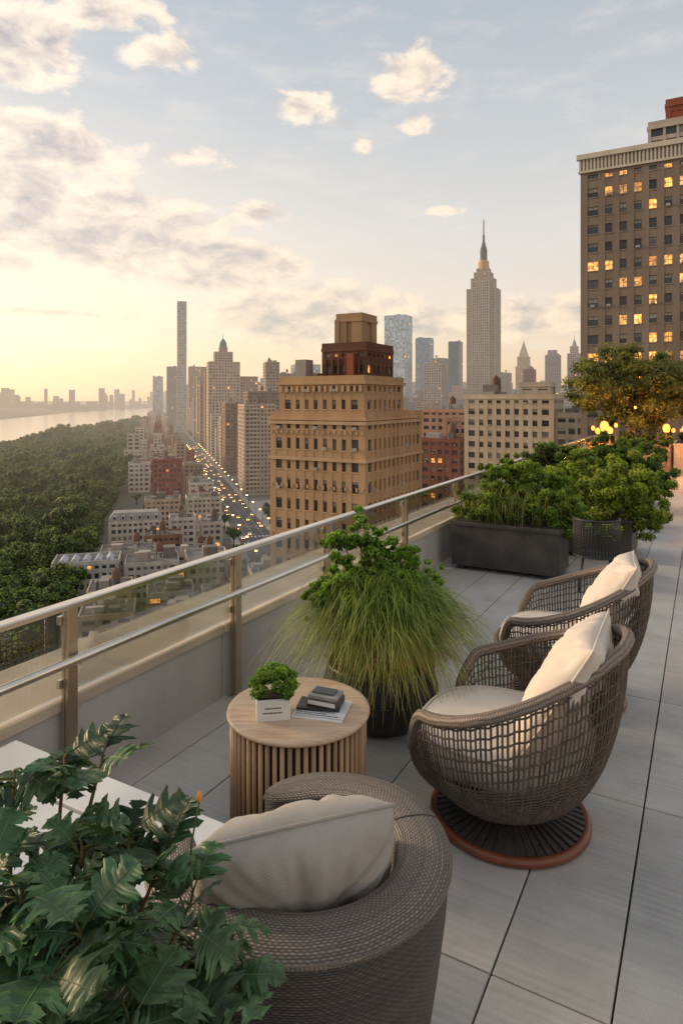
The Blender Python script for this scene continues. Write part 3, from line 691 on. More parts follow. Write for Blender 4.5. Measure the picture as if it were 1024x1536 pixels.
# ------------------------------------------------------------------ park trees (instanced)
protos=[]
park=empty('park_trees')
for k in range(4):
    R=random.Random(30+k); mb=MB()
    cl=[(0,0,9.5,3.4,3.4,3.2)]
    for i in range(11):
        a=R.uniform(0,6.28); r=R.uniform(1.8,4.2); cl.append((math.cos(a)*r,math.sin(a)*r,R.uniform(7.2,12.5),R.uniform(1.2,2.4),R.uniform(1.2,2.4),R.uniform(1.1,2.0)))
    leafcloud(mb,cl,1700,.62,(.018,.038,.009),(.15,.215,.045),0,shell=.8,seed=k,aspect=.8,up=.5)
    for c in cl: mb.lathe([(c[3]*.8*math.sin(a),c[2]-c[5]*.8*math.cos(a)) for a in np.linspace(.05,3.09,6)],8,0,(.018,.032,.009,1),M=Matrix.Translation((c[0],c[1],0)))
    mb.tube([(0,0,0),(.1,0,4),(0,.1,8)],[.5,.35,.2],6,1)
    for i in range(4):
        a=i*1.6; mb.tube([(0,0,4.5),(math.cos(a)*1.5,math.sin(a)*1.5,6.5),(math.cos(a)*3,math.sin(a)*3,8.6)],[.25,.16,.06],5,1)
    protos.append(mb)
pts=[[] for _ in protos]
y=150.
while y<2400:
    sp=9.6 if y<500 else (11 if y<1100 else 14)
    nb=float(np.interp(y,[q[1] for q in near],[q[0] for q in near]))+12
    x=pb(y)-6; xl=max(-.68*y-60,nb)
    while x>xl:
        if rnd.random()<.96:
            s=sp/8.4*rnd.uniform(.7,1.3)*(1 if rnd.random()>.12 else 1.3)
            pts[rnd.randrange(4)].append((x+rnd.uniform(-.45,.45)*sp,y+rnd.uniform(-.45,.45)*sp,G0+rnd.uniform(-3.5,1.5),s))
        x-=sp
    y+=sp
for i in range(130):
    t=rnd.uniform(-210,1500); s=rnd.choice([-1,-1,1]); off=rnd.uniform(14,16)*s if i<75 else -rnd.uniform(22,70)
    if -70<t<40 and i>=75: continue
    if off>0 and 100<t<700: continue
    pts[i%4].append((-37.5+math.cos(AV)*off-math.sin(AV)*t,328+math.sin(AV)*off+math.cos(AV)*t,G0,rnd.uniform(.5,.8)))
for k,pl in enumerate(pts):
    im=MB()
    for (x,y,z,s) in pl:
        a=rnd.uniform(0,6.28); q=[(x+s*.7071*math.cos(a+j*math.pi/2),y+s*.7071*math.sin(a+j*math.pi/2),z) for j in range(4)]
        im.add(q,[(0,1,2,3)])
    io=im.build('tree_grove_%d'%k,[M_park],parent=park); io.instance_type='FACES'; io.use_instance_faces_scale=True; io.instance_faces_scale=1.0
    io.show_instancer_for_render=False; io.show_instancer_for_viewport=False
    protos[k].build('tree_%d'%k,[M_park,M_bark],parent=io)

# ------------------------------------------------------------------ terrace
mb=MB()
tw=.37; tl=1.22
v=-.25-tw*7
while v<5:
    if v+tw>-2.66:
        u=2.13-tl*4
        while u<21:
            g_=rnd.uniform(.88,1.10); t=rnd.uniform(-.02,.03)
            mb.bbox(max(v,-3.0)+.0035,v+tw-.0035,u+.0035,u+tl-.0035,-.04,rnd.uniform(-.0008,.0008),.003,0,(g_+t,g_,g_-t,1))
            u+=tl
    v+=tw
mb.build('terrace_floor',[M_tile],rot=-TH)
mb=MB(); mb.box(-3.15,8,-4,21.5,-.9,-.045,0); mb.box(-3.12,30,-10,24,G0,-.9,1,(.45,.4,.33,1)); mb.build('terrace_slab',[M_grout,M_wall],rot=-TH)
mb=MB(); u=-4.0
while u<19.9:
    mb.bbox(-3.17,-2.69,u+.004,u+2.42,-.04,.415,.004,0); u+=2.424
u=-4.0
while u<19.9:
    g_=rnd.uniform(.93,1.06); mb.bbox(-3.24,-2.668,u+.003,u+1.815,.419,.475,.008,1,(g_,g_,g_,1)); u+=1.818
mb.box(-3.16,-2.70,-4,20.3,.40,.4185,2)
mb.build('parapet_wall',[M_conc,M_cop,M_grout],rot=-TH)
mb=MB(); u=-4.0
while u<21: mb.bbox(5.0,5.4,u,u+2.4,-.04,1.05,.01,0); u+=2.41
mb.build('side_parapet_wall',[M_conc],rot=-TH)
rail=empty('railing',rot=-TH)
posts=[-1.7,-.43,.83,2.085,3.345,4.5,6.05,7.6,9.2,10.8,12.4,14,15.6,17.2,18.8,19.7]
mb=MB()
for u in posts:
    mb.bbox(-2.662,-2.640,u-.028,u+.028,0,.915,.002,1); mb.bbox(-2.635,-2.613,u-.028,u+.028,0,.915,.002,1)
    mb.box(-2.64,-2.635,u-.02,u+.02,.05,.9,0); mb.box(-2.613,-2.56,u-.008,u+.008,.655,.675,0)
    mb.bbox(-2.67,-2.60,u-.05,u+.05,0,.012,.002,0)
    for q in (.04,-.04): mb.lathe([(.001,.016),(.006,.016),(.006,.010)],8,0,M=Matrix.Translation((-2.62,u+q,0)))
    for z in (.56,.86):
        mb.box(-2.668,-2.645,u-.05,u+.05,z-.02,z+.02,0)
mb.build('posts',[M_steel,M_brass],parent=rail)
mb=MB(); mb.bbox(-2.672,-2.605,-4,19.9,.915,.942,.006,0); mb.build('top_rail',[M_steel],parent=rail)
mb=MB(); mb.tube([(-2.56,-4+i*.5,.69) for i in range(48)],.0215,14,0); mb.build('handrail',[M_steel],parent=rail)
mb=MB()
for a,b in zip(posts[:-1],posts[1:]):
    mb.box(-2.662,-2.650,a+.035,b-.035,.50,.90,0)
mb.build('glass_panels',[M_glass],parent=rail)
mb=MB()
for i in range(170): mb.tube([(-3.30,-3.5+i*.035,.16),(-3.30,-3.5+i*.035,.70)],.0042,3,0,caps=False)
for j in range(16): mb.tube([(-3.30,-3.5,.16+j*.035),(-3.30,2.45,.16+j*.035)],.0042,3,0,caps=False)
mb.tube([(-3.30,-3.5,.71),(-3.30,2.45,.71)],.010,5,0); mb.tube([(-3.30,2.45,.1),(-3.30,2.45,.71)],.010,5,0)
mb.build('wire_mesh_fence',[M_mesh],rot=-TH)

# ------------------------------------------------------------------ cushions
def pillow(mb,w,h,t,M,mat=0,seed=0,pipe=True,N_=26,pin=.05,ex=.42,wa=1):
    for sgn in (1,-1):
        P_=[]
        for i in range(N_+1):
            row=[]
            for j in range(N_+1):
                a=-1+2*i/N_; b=-1+2*j/N_
                a=math.sin(a*math.pi/2); b=math.sin(b*math.pi/2)
                x=w/2*a*(1-pin*(1-b*b)); y=h/2*b*(1-pin*(1-a*a))
                th=t/2*(max(0,(1-a*a))*max(0,(1-b*b)))**ex
                e=min(1-abs(a),1-abs(b))
                rad=math.atan2(b,a); edge=(1-e)
                wr=.014*mnoise.noise(Vector((x*6+seed,y*6,sgn)))+.009*mnoise.noise(Vector((x*16+seed,y*10,sgn)))+.016*edge*mnoise.noise(Vector((rad*7+seed,edge*1.2,sgn*2)))
                fold=-.010*max(0,1-abs(mnoise.noise(Vector((x*5+seed*2,y*3.3,sgn*3))))*9)
                row.append((x,y,sgn*(th+(wr+fold)*wa*min(1,e*6))))
            P_.append(row)
        mb.grid(P_,mat,(1,1,1,1),True,M,flip=(sgn<0))
    if pipe:
        B=[]
        for k in range(4*N_):
            s,q=divmod(k,N_); c=-1+2*q/N_; c=math.sin(c*math.pi/2)
            a,b=[(c,-1),(1,c),(-c,1),(-1,-c)][s]
            B.append((w/2*a*(1-pin*(1-b*b))*1.005,h/2*b*(1-pin*(1-a*a))*1.005,0))
        mb.tube(B,.0055,6,mat,(.95,.95,.95,1),closed=True,M=M)
def disc_cushion(mb,rx,ry,z0,z1,cx_=0,cy_=0,mat=0,M=None):
    T=z1-z0; n=44; prof=[]
    for k in range(11):
        a=-math.pi/2+math.pi*k/10
        prof.append((1-.10*(1-math.cos(a)),z0+T/2+T/2*math.sin(a)))
    rows=[]
    full=[(0.02,z0)]+prof+[(.7,z1+.012),(.35,z1+.018),(.02,z1+.02)]
    for r,z in full:
        row=[]
        for k in range(n):
            a=2*math.pi*k/n; c,s=math.cos(a),math.sin(a)
            q=(abs(c)**2.6+abs(s)**2.6)**(-1/2.6)
            x=rx*r*q*c+cx_; y=ry*r*q*s+cy_
            row.append((x,y,z+.008*mnoise.noise(Vector((x*9,y*9,z*5)))))
        rows.append(row)
    mb.grid(rows,mat,(1,1,1,1),True,M,wrapj=True)
    q=[]
    for k in range(n):
        c,s=math.cos(2*math.pi*k/n),math.sin(2*math.pi*k/n); f=(abs(c)**2.6+abs(s)**2.6)**(-1/2.6)*.955
        q.append((rx*f*c+cx_,ry*f*s+cy_,z1-.004))
    mb.tube(q,.005,6,mat,closed=True,M=M)

# ------------------------------------------------------------------ swivel lounge chairs
def lounge(v,u,rotd=0,seed=1):
    x,y=TP(v,u)
    root=empty('wicker_lounge_chair',(x,y,0),-TH+math.radians(rotd))
    def rim(ph):
        c,s=math.cos(ph),math.sin(ph)
        X=(.50 if c>0 else .46)*c; Y=.475*s*(1+.06*(1-abs(c)))
        a=abs(ph); z=.545+.345*((1+c)/2)**1.7
        f=min(1,max(0,(a-math.radians(124))/math.radians(26))); f=f*f*(3-2*f)
        return X*(1-.04*f),Y,z*(1-f)+.335*f
    def shell(ph,s):
        X,Y,z=rim(ph); r0=.34; k=math.sin(s*math.pi/2)**1.0
        kx=r0+(1-r0)*k
        zb=.105; zz=zb+(z-zb)*(1-math.cos(s*math.pi/2))**1.0 if s<1 else z
        return (X*kx,Y*kx,zz)
    mb=MB()
    n=150
    for i in range(n):
        ph=-math.pi+2*math.pi*(i+.5+rnd.uniform(-.12,.12))/n; g_=rnd.uniform(.75,1.3)
        mb.tube([shell(ph,s) for s in np.linspace(.1,.995,12)],.0048,4,0,(g_,g_,g_,1),caps=False)
    for s in list(np.linspace(.06,.62,26))+[.68,.74,.80,.86,.91,.96]:
        mb.tube([shell(-math.pi+2*math.pi*i/90,s+(.004 if i%2 else -.004)) for i in range(90)],.0042,4,0,(.9,.9,.9,1),closed=True)
    mb.build('woven_shell',[M_strand],parent=root)
    mb=MB(); mb.tube([rim(-math.pi+2*math.pi*i/120) for i in range(120)],[.025 if abs(-math.pi+2*math.pi*i/120)<math.radians(140) else .016 for i in range(120)],12,0,closed=True)
    mb.build('rim',[M_rope],parent=root)
    mb=MB()
    mb.tube([(.335*math.cos(a),.335*math.sin(a),.024) for a in np.linspace(0,2*math.pi,72)[:-1]],.021,10,0,closed=True)
    for i in range(48):
        a=2*math.pi*i/48; M=Matrix.Rotation(a,4,'Z')
        mb.add([(.10,-.006,.085),(.325,-.012,.032),(.325,.012,.032),(.10,.006,.085),(.10,-.006,.10),(.325,-.012,.045),(.325,.012,.045),(.10,.006,.10)],
               [(0,3,2,1),(4,5,6,7),(0,1,5,4),(1,2,6,5),(2,3,7,6),(3,0,4,7)],1,M=M)
    mb.lathe([(.01,.125),(.17,.12),(.18,.11),(.12,.10),(.11,.07),(.11,.02),(.01,.015)],32,1)
    mb.build('swivel_base',[M_base,M_slat],parent=root)
    mb=MB(); disc_cushion(mb,.395,.37,.29,.425,-.02,0)
    mb.build('seat_cushion',[M_fab],parent=root)
    mb=MB()
    M=Matrix.Translation((.255,-.04,.675))@Matrix.Rotation(math.radians(-60),4,'Y')@Matrix.Rotation(math.radians(5),4,'Z')
    pillow(mb,.58,.70,.25,M,0,seed,N_=44,wa=1.3)
    mb.build('back_pillow',[M_fab],parent=root)
lounge(-.783,2.975,0,1); lounge(-.775,4.36,4,9)

x,y=TP(-.95,6.95); root=empty('wire_patio_chair',(x,y,0),-TH+.15); mb=MB()
def bk(a,z): return (.22*math.sin(a),-.20*math.cos(a)+.03,z)
for i in range(26):
    a=-1.75+3.5*i/25; mb.tube([bk(a,.36),bk(a,.70)],.0045,4,0)
for j in range(16): mb.tube([bk(-1.75+3.5*i/24,.36+j*.0225) for i in range(25)],.0045,4,0)
mb.tube([bk(-1.75+3.5*i/24,.71) for i in range(25)],.011,6,0)
mb.lathe([(.01,.36),(.22,.36),(.23,.35),(.01,.34)],20,0)
for a in (.8,2.35,3.9,5.5): mb.tube([(.17*math.cos(a),.17*math.sin(a),.35),(.23*math.cos(a),.23*math.sin(a),0)],.011,6,0)
mb.build('frame',[M_mesh],parent=root)

# ------------------------------------------------------------------ barrel wicker armchair (foreground)
root=empty('wicker_barrel_armchair',(-.12,1.80,0),0)
a0,a1=math.radians(112),math.radians(-190)
topz=.695
def RR_(a): return .275+.012*math.cos(2*(a+.8))
BW=.135
def dzf(t): return -.075*max(0,1-t/.3)**1.5+.012*math.exp(-((t-.62)/.25)**2)
n=140
inner=[(-.03,.30),(-.015,.5),(-.006,topz-.012)]
band=[(-.006,topz-.012),(.0,topz-.003),(.012,topz+.002),(.045,topz+.006),(.09,topz+.004),(BW-.012,topz-.004),(BW,topz-.012)]
outer=[(BW-.001,topz-.020),(BW-.004,topz-.05),(BW-.012,.55),(BW-.032,.40),(BW-.060,.22),(BW-.095,.02)]
def sweep(mb,prof,mt,v0=0):
    pl=[v0]
    for i in range(1,len(prof)): pl.append(pl[-1]+math.hypot(prof[i][0]-prof[i-1][0],prof[i][1]-prof[i-1][1]))
    P_=[];UV=[]
    for i in range(n+1):
        t=i/n; a=a0+(a1-a0)*t; e=min(t,1-t)/.09; k=1 if e>1 else math.sqrt(max(0,1-(1-e)**2)); k=max(k,.02)
        row=[];ur=[]
        for (o,z),q in zip(prof,pl):
            oo=.06+(o-.06)*k; R_=RR_(a)+oo; zz=z if z<.3 else z+dzf(t)*min(1,(z-.3)/.3)
            row.append((R_*math.cos(a),R_*math.sin(a),zz)); ur.append(((a0-a)*.36,q))
        P_.append(row);UV.append(ur)
    mb.grid(P_,mt,(1,1,1,1),True,uvf=UV)
mb=MB(); sweep(mb,inner,0); sweep(mb,outer,0,.3); mb.build('woven_shell',[M_weave],parent=root)
mb=MB(); sweep(mb,band,0); mb.build('arm_band',[M_weave2],parent=root)
mb=MB()
for o_,zz_ in ((BW+.001,topz-.016),):
    pts_=[]
    for i in range(n+1):
        t=i/n; a=a0+(a1-a0)*t; e=min(t,1-t)/.09; k=1 if e>1 else math.sqrt(max(0,1-(1-e)**2)); oo=.06+(o_-.06)*max(k,.02)
        pts_.append(((RR_(a)+oo)*math.cos(a),(RR_(a)+oo)*math.sin(a),zz_+dzf(t)))
    mb.tube(pts_,.0055,8,0)
mb.build('edge_piping',[M_rope],parent=root)
mb=MB()
for aa in (math.radians(14),math.radians(-150)):
    t=(aa-a0)/(a1-a0)
    mb.tube([((RR_(aa)+o)*math.cos(aa),(RR_(aa)+o)*math.sin(aa),z+.0006+dzf(t)) for o,z in band],.0018,5,0)
mb.build('seams',[M_black],parent=root)
mb=MB(); mb.lathe([(.01,.30),(.27,.30),(.28,.28),(.28,.03),(.01,.03)],40,0); mb.build('seat_base',[M_strand],parent=root)
mb=MB(); disc_cushion(mb,.25,.25,.31,.44); mb.build('seat_cushion',[M_fab2],parent=root)
mb=MB()
M=Matrix.Translation((.0,-.115,.685))@Matrix.Rotation(math.radians(17),4,'Z')@Matrix.Rotation(math.radians(90+24),4,'X')@Matrix.Rotation(math.radians(3),4,'Z')
pillow(mb,.50,.35,.25,M,0,3,N_=60,pin=-.03,ex=.38,wa=1.1); mb.build('pillow',[M_fab2],parent=root)

# ------------------------------------------------------------------ side table
root=empty('slatted_side_table',(-.195,2.98,0),0)
mb=MB(); mb.lathe([(.01,.48),(.31,.48),(.322,.483),(.325,.49),(.322,.498),(.315,.502),(.30,.503),(.01,.503)],72,0); mb.build('top',[M_oakt],parent=root)
mb=MB(); mb.lathe([(.282,.0),(.282,.479)],60,1)
for i in range(58):
    a=2*math.pi*i/58; M=Matrix.Rotation(a,4,'Z'); g_=rnd.uniform(.78,1.18); mb.tube([(.299,0,.012),(.299,0,.478)],.0105,8,0,(g_,g_,g_,1),M=M)
mb.tube([(.299*math.cos(a),.299*math.sin(a),.01) for a in np.linspace(0,2*math.pi,61)[:-1]],.01,6,0,closed=True)
mb.build('slats',[M_oak,M_slat],parent=root)
root=empty('small_potted_herb',(-.305,2.90,.503),math.radians(8)); mb=MB()
mb.bbox(-.075,.075,-.06,.06,0,.09,.006,0); mb.box(-.066,.066,-.051,.051,.088,.0905,1)
for r_,(x0,x1) in enumerate([(-.035,.03),(-.045,.04)]):
    x=x0
    while x<x1:
        q=rnd.uniform(.003,.006); mb.box(x,x+q,-.0615,-.0603,.052-r_*.02,.058-r_*.02,2); x+=q+.003
mb.build('pot',[M_white,M_soil,M_black],parent=root)
mb=MB(); R=random.Random(5); cl=[]
for i in range(30):
    a=R.uniform(0,6.28); e=R.uniform(0,1.3); q=R.uniform(.8,1.1); cl.append((.09*q*math.cos(a)*math.cos(e),.075*q*math.sin(a)*math.cos(e),.115+.085*q*math.sin(e),.028,.028,.024))
leafcloud(mb,cl,4600,.015,(.03,.08,.008),(.26,.42,.05),0,.5,3,.8,.4,.5); mb.build('leaves',[M_foli],parent=root)
root=empty('magazine_stack',(-.09,2.93,.503),math.radians(-14)); mb=MB()
mb.bbox(-.115,.115,-.085,.10,.0,.007,.002,0); mb.bbox(-.105,.118,-.075,.102,.008,.014,.002,0,(.8,.82,.85,1))
M=Matrix.Rotation(math.radians(5),4,'Z')
mb.bbox(-.11,.085,-.03,.085,.015,.024,.002,1,M=M)
for r_ in range(3):
    x=-.10
    while x<(.09,.04,.07)[r_]:
        q=rnd.uniform(.004,.012); mb.box(x,x+q,-.078+r_*.016+.008,-.071+r_*.016+.008,.0142,.0146,1); x+=q+.004
mb.build('magazines',[M_white,M_black],parent=root)
mb=MB(); M=Matrix.Translation((.01,.035,.025))@Matrix.Rotation(math.radians(-8),4,'Z')
mb.bbox(-.075,.075,-.05,.05,0,.03,.004,0,(1.6,1.5,1.4,1),M=M); mb.bbox(-.07,.07,-.045,.048,.031,.048,.004,0,(11,10.4,9.6,1),M=M); mb.box(-.066,.066,-.051,-.0495,.006,.024,1,M=M)
mb.bbox(-.055,.05,-.03,.03,.0485,.056,.002,0,(3,2.8,2.6,1),M=M)
mb.build('boxed_book',[M_pot,M_white],parent=root)

# ------------------------------------------------------------------ white low table (left)
root=empty('white_slatted_table',rot=-TH); mb=MB()
for i in range(9):
    mb.bbox(-2.56,-1.42,-.1+i*.208,-.1+i*.208+.192,.425,.455,.004,0)
mb.box(-2.54,-1.44,-.08,1.75,.34,.42,0,(.5,.5,.5,1))
for v in (-2.52,-1.52):
    for u in (-.06,1.67): mb.bbox(v,v+.06,u,u+.06,0,.345,.004,0)
mb.build('top_and_legs',[M_white],parent=root)

# ------------------------------------------------------------------ foreground leafy plant (lobed leaves)
def leafmesh(mb,M,size,col,seed):
    R=random.Random(seed); S=32; L=1.0; nl=R.choice([3,3,4]); droop=R.uniform(.1,.5); rp=R.uniform(0,6)
    mid=[];li=[];lo=[];ri=[];ro=[]
    for k in range(S+1):
        t=k/S
        env=.66*math.sin(math.pi*min(1,t*.97+.03)**.62)**.75*(1.05-.2*t)
        lob=abs(math.sin(math.pi*(nl*t+.12)))
        w_=env*(.26+.74*lob**.75)+.05*((k%2)*2-1)*(env>.1)*lob
        z0_=-droop*t*t*.6; fwd=.34*env*lob**.8
        mid.append((t*L,0,z0_))
        for sg,a_,b_ in ((1,li,lo),(-1,ri,ro)):
            rip=.06*math.sin(t*nl*6.28+rp+sg)+.025*math.sin(t*nl*21+rp)
            a_.append((t*L+fwd*.3,sg*w_*.5,z0_+.07*w_+rip*.4))
            b_.append((t*L+fwd,sg*w_,z0_+.02-.30*w_*w_+rip*w_*2.4))
    n=S+1; vs=[tuple(c*size for c in p) for p in mid+li+lo+ri+ro]; fs=[];cs=[]
    c1=tuple(c*.82 for c in col)+(1,); c2=(col[0]*1.4,col[1]*1.3,col[2]*1.3,1); cm=(col[0]*2.4,col[1]*1.8,col[2]*1.9,1)
    for k in range(S):
        fs+=[(k,k+1,n+k+1,n+k),(n+k,n+k+1,2*n+k+1,2*n+k),(k+1,k,3*n+k,3*n+k+1),(3*n+k+1,3*n+k,4*n+k,4*n+k+1)]; cs+=[c1,c2,c1,c2]
    mb.add(vs,fs,0,smooth=True,M=M,cols=cs)
    q=[(p[0]*size,p[1]*size,p[2]*size+.0006) for p in mid[::6]]
    mb.tube(q,[.0013*(1-i/len(q)*.7) for i in range(len(q))],4,0,cm,M=M,caps=False)
root=empty('potted_foliage_plant')
mb=MB(); mb.lathe([(.01,0),(.20,0),(.27,.08),(.30,.30),(.29,.52),(.30,.55),(.28,.55),(.26,.50),(.01,.50)],40,0,M=Matrix.Translation((-.55,1.12,0))); mb.lathe([(.01,.515),(.27,.51)],30,1,M=Matrix.Translation((-.55,1.12,0)))
mb.build('pot',[M_pot,M_soil],parent=root)
tips=[(-.60,1.42,1.13),(-.52,1.42,1.12),(-.68,1.36,1.13),(-.50,1.26,1.04),(-.42,1.30,1.03),(-.36,1.28,.98),(-.29,1.26,.93),(-.28,1.22,.86),(-.62,1.15,1.08),(-.55,1.12,1.05),(-.74,1.35,1.02),(-.44,1.10,1.0),(-.27,1.12,.80),(-.33,1.05,.90),(-.40,1.0,.86)]
R=random.Random(21)
while len(tips)<50:
    p_=Vector((R.gauss(0,1),R.gauss(0,1),R.gauss(0,1))).normalized()*R.uniform(.5,1)
    q=(-.50+p_.x*.34,1.15+p_.y*.24,.77+p_.z*.27)
    if q[1]>.86: tips.append(q)
ml=MB(); mst=MB(); sd_=0
for i,tp in enumerate(tips):
    b=Vector((-.55+R.uniform(-.08,.08),1.12+R.uniform(-.08,.08),.50)); t=Vector(tp)
    mid=b.lerp(t,.5)+Vector((R.uniform(-.05,.05),R.uniform(-.05,.05),.05))
    pth=[b.lerp(mid,s)*(1-s)+mid.lerp(t,s)*s for s in np.linspace(0,1,7)]
    mst.tube(pth,[.008,.0075,.007,.006,.005,.004,.003],6,0,(1.3,.9,.6,1) if R.random()<.5 else (.8,1.3,.5,1))
    nl=R.randint(6,9)
    for k in range(nl):
        sd_+=1; an=2*math.pi*(k+R.random()*.6)/nl; pit=R.uniform(-.15,1.0)
        D=Vector((math.cos(an)*math.cos(pit),math.sin(an)*math.cos(pit),math.sin(pit)))
        ln=R.uniform(.02,.055); base=t+(mid-t)*R.uniform(0,.25)
        e=base+D*ln; mst.tube([base,base+D*ln*.5+Vector((0,0,.006)),e],[.003,.0022,.0018],5,0,(.7,1.4,.5,1))
        fw=Vector((D.x,D.y,D.z-.30)).normalized(); sd2=fw.cross(Vector((0,0,1))).normalized(); up=sd2.cross(fw)
        ro=R.uniform(-.6,.6); s2=sd2*math.cos(ro)+up*math.sin(ro); u2=s2.cross(fw)
        M=Matrix(((fw.x,-s2.x,u2.x,e.x),(fw.y,-s2.y,u2.y,e.y),(fw.z,-s2.z,u2.z,e.z),(0,0,0,1)))
        g_=R.uniform(.45,1.45); yl=R.uniform(.8,1.25)
        leafmesh(ml,M,R.uniform(.06,.108),(.050*g_*yl,.108*g_,.046*g_),sd_)
ml.build('leaves',[M_leaf],parent=root); mst.build('stems',[M_bark],parent=root)
mb=MB(); mb.tube([(-.30,1.27,.95),(-.295,1.29,1.03),(-.283,1.30,1.10)],.002,5,0,(.7,1.4,.5,1)); mb.lathe([(.001,-.012),(.006,-.004),(.005,.006),(.001,.012)],10,1,M=Matrix.Translation((-.282,1.30,1.11)))
mb.build('flower_bud',[M_bark,mat('orange_petal',(.7,.25,.03),.5)],parent=root)

# ------------------------------------------------------------------ round pot with grasses
PX,PY=.23,3.88
root=empty('potted_ornamental_grass',(PX,PY,0))
mb=MB(); mb.lathe([(.01,.0),(.20,.0),(.24,.02),(.30,.09),(.335,.17),(.335,.25),(.32,.31),(.315,.33),(.325,.345),(.325,.37),(.305,.375),(.29,.36),(.28,.33),(.01,.33)],56,0)
mb.tube([(.338*math.cos(a),.338*math.sin(a),.215) for a in np.linspace(0,6.283,61)[:-1]],.006,6,0,closed=True)
mb.lathe([(.01,.345),(.29,.335)],30,1); mb.build('pot',[M_pot,M_soil],parent=root)
mb=MB()
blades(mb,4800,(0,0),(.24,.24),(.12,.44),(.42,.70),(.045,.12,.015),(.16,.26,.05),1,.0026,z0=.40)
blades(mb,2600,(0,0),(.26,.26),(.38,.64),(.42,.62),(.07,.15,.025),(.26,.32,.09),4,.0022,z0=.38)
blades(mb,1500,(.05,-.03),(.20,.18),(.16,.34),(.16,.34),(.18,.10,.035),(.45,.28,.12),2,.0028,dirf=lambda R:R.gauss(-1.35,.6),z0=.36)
mb.build('grass',[M_grass],parent=root)
mb=MB(); R=random.Random(8); cl=[]
core=[(-.22,.03,1.06,.12),(-.14,-.02,1.14,.10),(-.28,0,1.08,.08),(-.12,.05,.98,.13),(.0,0,.95,.12),(.10,.02,.93,.13),(.20,.02,.92,.11),(-.22,-.05,.90,.13),(-.30,-.05,.80,.11),(.05,-.1,.84,.14),(.24,-.05,.80,.12),(-.06,-.12,.82,.13),(.03,.05,1.02,.07),(.27,.0,.72,.10),(-.02,.0,1.10,.07),(.33,-.04,.88,.05),(-.35,-.08,.70,.09),(.12,-.14,.72,.12),(-.16,-.16,.72,.11)]
for (x,y,z,r) in core:
    for k in range(12):
        p_=Vector((R.gauss(0,1),R.gauss(0,1),R.gauss(0,1))).normalized()*r*R.uniform(.3,1.2); q=R.uniform(.16,.36)
        cl.append((x+p_.x,y+p_.y,z+p_.z,r*q,r*q,r*q*.7))
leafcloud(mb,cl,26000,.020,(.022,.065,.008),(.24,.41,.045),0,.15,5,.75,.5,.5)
mb.build('shrub_leaves',[M_foli],parent=root)
mb=MB()
for (x,y,z,r) in core: mb.tube([(x*.2,y*.2,.34),(x*.5,y*.5,.34+(z-.34)*.55),(x,y,z)],[.009,.006,.003],5,0,(1,1.3,.6,1))
mb.build('branches',[M_bark],parent=root)

# ------------------------------------------------------------------ long planters with shrubs
def planter(name,v0,v1,u0,u1,h,cl,n,ls,dk,lt,seed,mat_=None,feet=True,gr=0):
    root=empty(name,rot=-TH); mb=MB(); z=.05 if feet else 0
    mb.bbox(v0,v1,u0,u1,z,h-.04,.006,0); mb.bbox(v0-.02,v1+.02,u0-.02,u1+.02,h-.04,h,.006,0)
    mb.box(v0+.04,v1-.04,u0+.04,u1-.04,h,h+.006,1)
    if feet:
        for a in (v0+.05,v1-.13):
            for b in (u0+.05,u1-.13): mb.box(a,a+.08,b,b+.08,0,.05,0)
    mb.build('box',[mat_ or M_dark,M_soil],parent=root)
    R=random.Random(seed); C=[]
    for (a,b,z_,r) in cl:
        for k in range(22):
            p_=Vector((R.gauss(0,1),R.gauss(0,1),R.gauss(0,1))).normalized()*r*R.uniform(.2,1.15); q=R.uniform(.16,.36)
            C.append((a+p_.x,b+p_.y,z_+p_.z,r*q,r*q,r*q*.8))
    mb=MB(); leafcloud(mb,C,n,ls,dk,lt,0,.1,seed,.5,.4,.4); mb.build('foliage',[M_foli],parent=root)
    if gr:
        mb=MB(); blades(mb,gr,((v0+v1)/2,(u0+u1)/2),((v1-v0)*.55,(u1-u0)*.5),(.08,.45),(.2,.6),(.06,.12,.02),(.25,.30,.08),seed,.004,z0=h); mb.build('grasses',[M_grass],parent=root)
    mb=MB()
    for (a,b,z_,r) in cl:
        for k in range(4): mb.tube([(a*.9+.1*(v0+v1)/2,min(max(b,u0+.1),u1-.1),h),(a+R.uniform(-r,r)*.3,b,(h+z_)/2),(a+R.uniform(-r,r)*.8,b+R.uniform(-r,r)*.8,z_+r*R.uniform(0,.9))],[.010,.006,.002],4,0)
    mb.build('branches',[M_bark],parent=root)
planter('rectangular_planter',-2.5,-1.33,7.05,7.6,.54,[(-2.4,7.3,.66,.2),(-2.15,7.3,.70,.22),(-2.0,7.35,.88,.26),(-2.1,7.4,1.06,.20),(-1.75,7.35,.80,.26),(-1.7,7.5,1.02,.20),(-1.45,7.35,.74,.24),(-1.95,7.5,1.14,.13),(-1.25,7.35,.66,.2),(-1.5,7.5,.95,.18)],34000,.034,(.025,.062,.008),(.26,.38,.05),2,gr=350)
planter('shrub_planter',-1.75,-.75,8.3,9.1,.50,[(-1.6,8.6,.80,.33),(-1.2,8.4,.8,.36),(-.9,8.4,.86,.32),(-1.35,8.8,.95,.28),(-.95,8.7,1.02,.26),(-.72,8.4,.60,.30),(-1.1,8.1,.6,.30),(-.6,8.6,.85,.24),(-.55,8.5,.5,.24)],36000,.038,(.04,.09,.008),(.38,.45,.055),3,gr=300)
planter('shrub_planter',-2.55,-1.5,9.6,10.4,.5,[(-2.3,9.9,.85,.33),(-1.9,9.9,.9,.35),(-1.6,9.9,.95,.3),(-2.1,10.1,1.05,.25)],14000,.05,(.015,.04,.007),(.13,.20,.03),4)
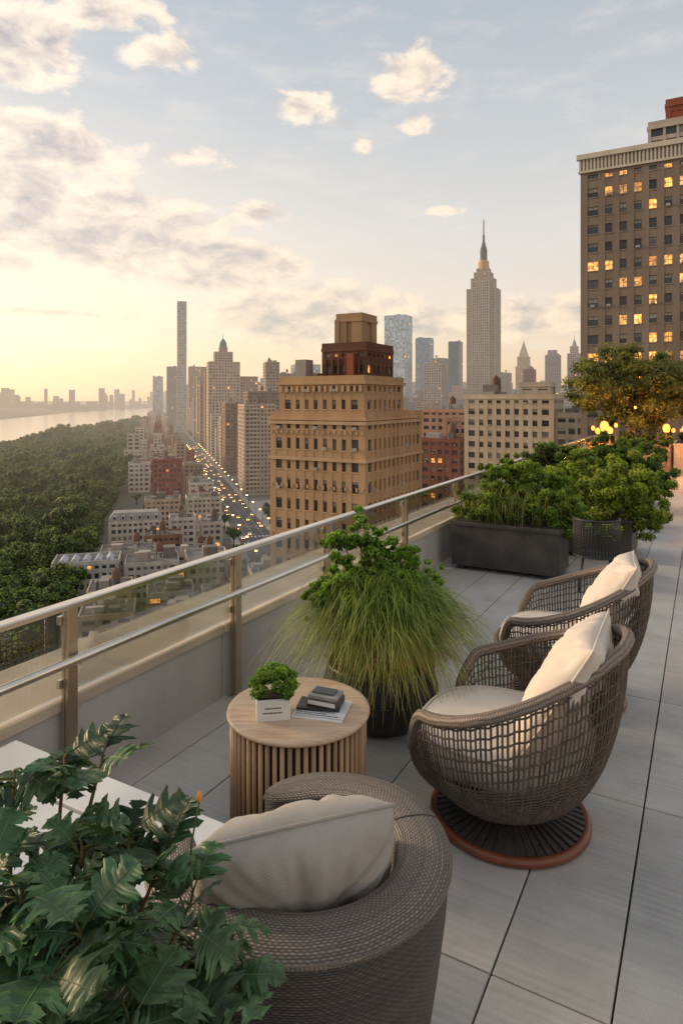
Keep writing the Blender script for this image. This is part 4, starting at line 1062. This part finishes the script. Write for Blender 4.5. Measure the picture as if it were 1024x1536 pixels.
planter('shrub_planter',-2.0,-.7,12,12.9,.5,[(-1.8,12.3,.8,.35),(-1.4,12.3,.9,.4),(-1.0,12.3,.8,.35),(-.75,12.2,.7,.3),(-.6,12.1,.5,.25)],16000,.05,(.015,.045,.007),(.16,.25,.04),5)
planter('shrub_planter',-2.2,-.8,14.8,15.6,.5,[(-1.9,15,.85,.35),(-1.4,15,.9,.35),(-.95,15,.8,.32)],9000,.06,(.015,.045,.007),(.13,.21,.035),15)
planter('grey_planter_box',-.95,-.55,10.6,11.0,.42,[(-.75,10.8,.55,.24),(-.7,10.75,.68,.16)],5000,.04,(.02,.07,.01),(.24,.36,.05),6,mat_=M_conc,feet=False)
planter('stone_planter_wall',-2.66,-.75,17.9,19.4,.80,[(-2.3,18.3,.85,.3),(-1.8,18.2,.88,.28),(-1.3,18.2,.85,.25),(-.9,18.3,.9,.25)],9000,.07,(.015,.035,.007),(.10,.14,.03),7,mat_=mat('brown_stone',(.16,.11,.09),.8,bump=.3),feet=False)
planter('stone_planter_wall',-.7,2.2,18.6,20,.80,[(-.4,19,.95,.3),(.0,19,1.0,.3),(.5,19,1.0,.3),(1.1,19,.95,.3),(1.7,19,1,.3)],12000,.06,(.015,.04,.007),(.10,.17,.035),8,mat_=M_conc,feet=False)
tx,ty=TP(-1.68,18.8)
root=empty('olive_tree',(tx,ty,0)); mb=MB(); R=random.Random(14)
mb.tube([(0,0,.78),(.05,0,1.1),(-.03,.03,1.5),(0,0,1.9)],[.12,.10,.085,.07],8,0)
cl=[]
for i in range(170):
    p_=Vector((R.gauss(0,1),R.gauss(0,1),R.gauss(0,1))).normalized()*R.uniform(.45,1)
    c=(p_.x*1.64,p_.y*1.25,2.20+p_.z*1.14); s=R.uniform(.16,.36); cl.append(c+(s,s,s*.75))
    if i%4==0: mb.tube([(0,0,R.uniform(1.2,1.8)),(c[0]*.45,c[1]*.45,1.5+(c[2]-1.5)*.6),c],[.04,.022,.008],5,0)
mb.build('trunk_and_limbs',[M_bark],parent=root)
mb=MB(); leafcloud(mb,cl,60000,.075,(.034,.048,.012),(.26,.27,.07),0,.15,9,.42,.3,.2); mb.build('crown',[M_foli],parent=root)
# lanterns glowing among the tree and hedge
for (v,u,z,s) in [(-2.22,17.6,1.24,1.3),(-2.08,17.55,1.14,.8),(-2.38,17.6,1.12,.7),(-.82,17.6,1.22,1.0),(-2.6,18.4,1.16,.6),(-.45,18.3,1.2,.7),(-1.95,17.6,1.27,.5),(-.68,17.9,1.16,.5),(-1.5,17.5,1.72,.35)]:
    x,y=TP(v,u); e=empty('lantern',(x,y,0)); mb=MB()
    mb.lathe([(.01,z-.10*s),(.06*s,z-.09*s),(.085*s,z),(.06*s,z+.08*s),(.01,z+.10*s)],14,0)
    mb.build('globe',[M_lamp],parent=e); mb=MB()
    zb=.0; mb.tube([(0,0.02,zb),(0,.02,z-.095*s)],.006,5,0); mb.lathe([(.01,z+.13*s),(.06*s,z+.10*s),(.01,z+.095*s)],12,0); mb.build('stand',[M_dark],parent=e)
    if s>.65:
        l=bpy.data.lights.new('lantern_bulb','POINT'); l.energy=60*s; l.color=(1,.36,.07); l.shadow_soft_size=.08
        lo=bpy.data.objects.new('bulb',l); sc.collection.objects.link(lo); lo.location=(-.10,-.2,z); lo.parent=e
print('done', len(bpy.data.objects))
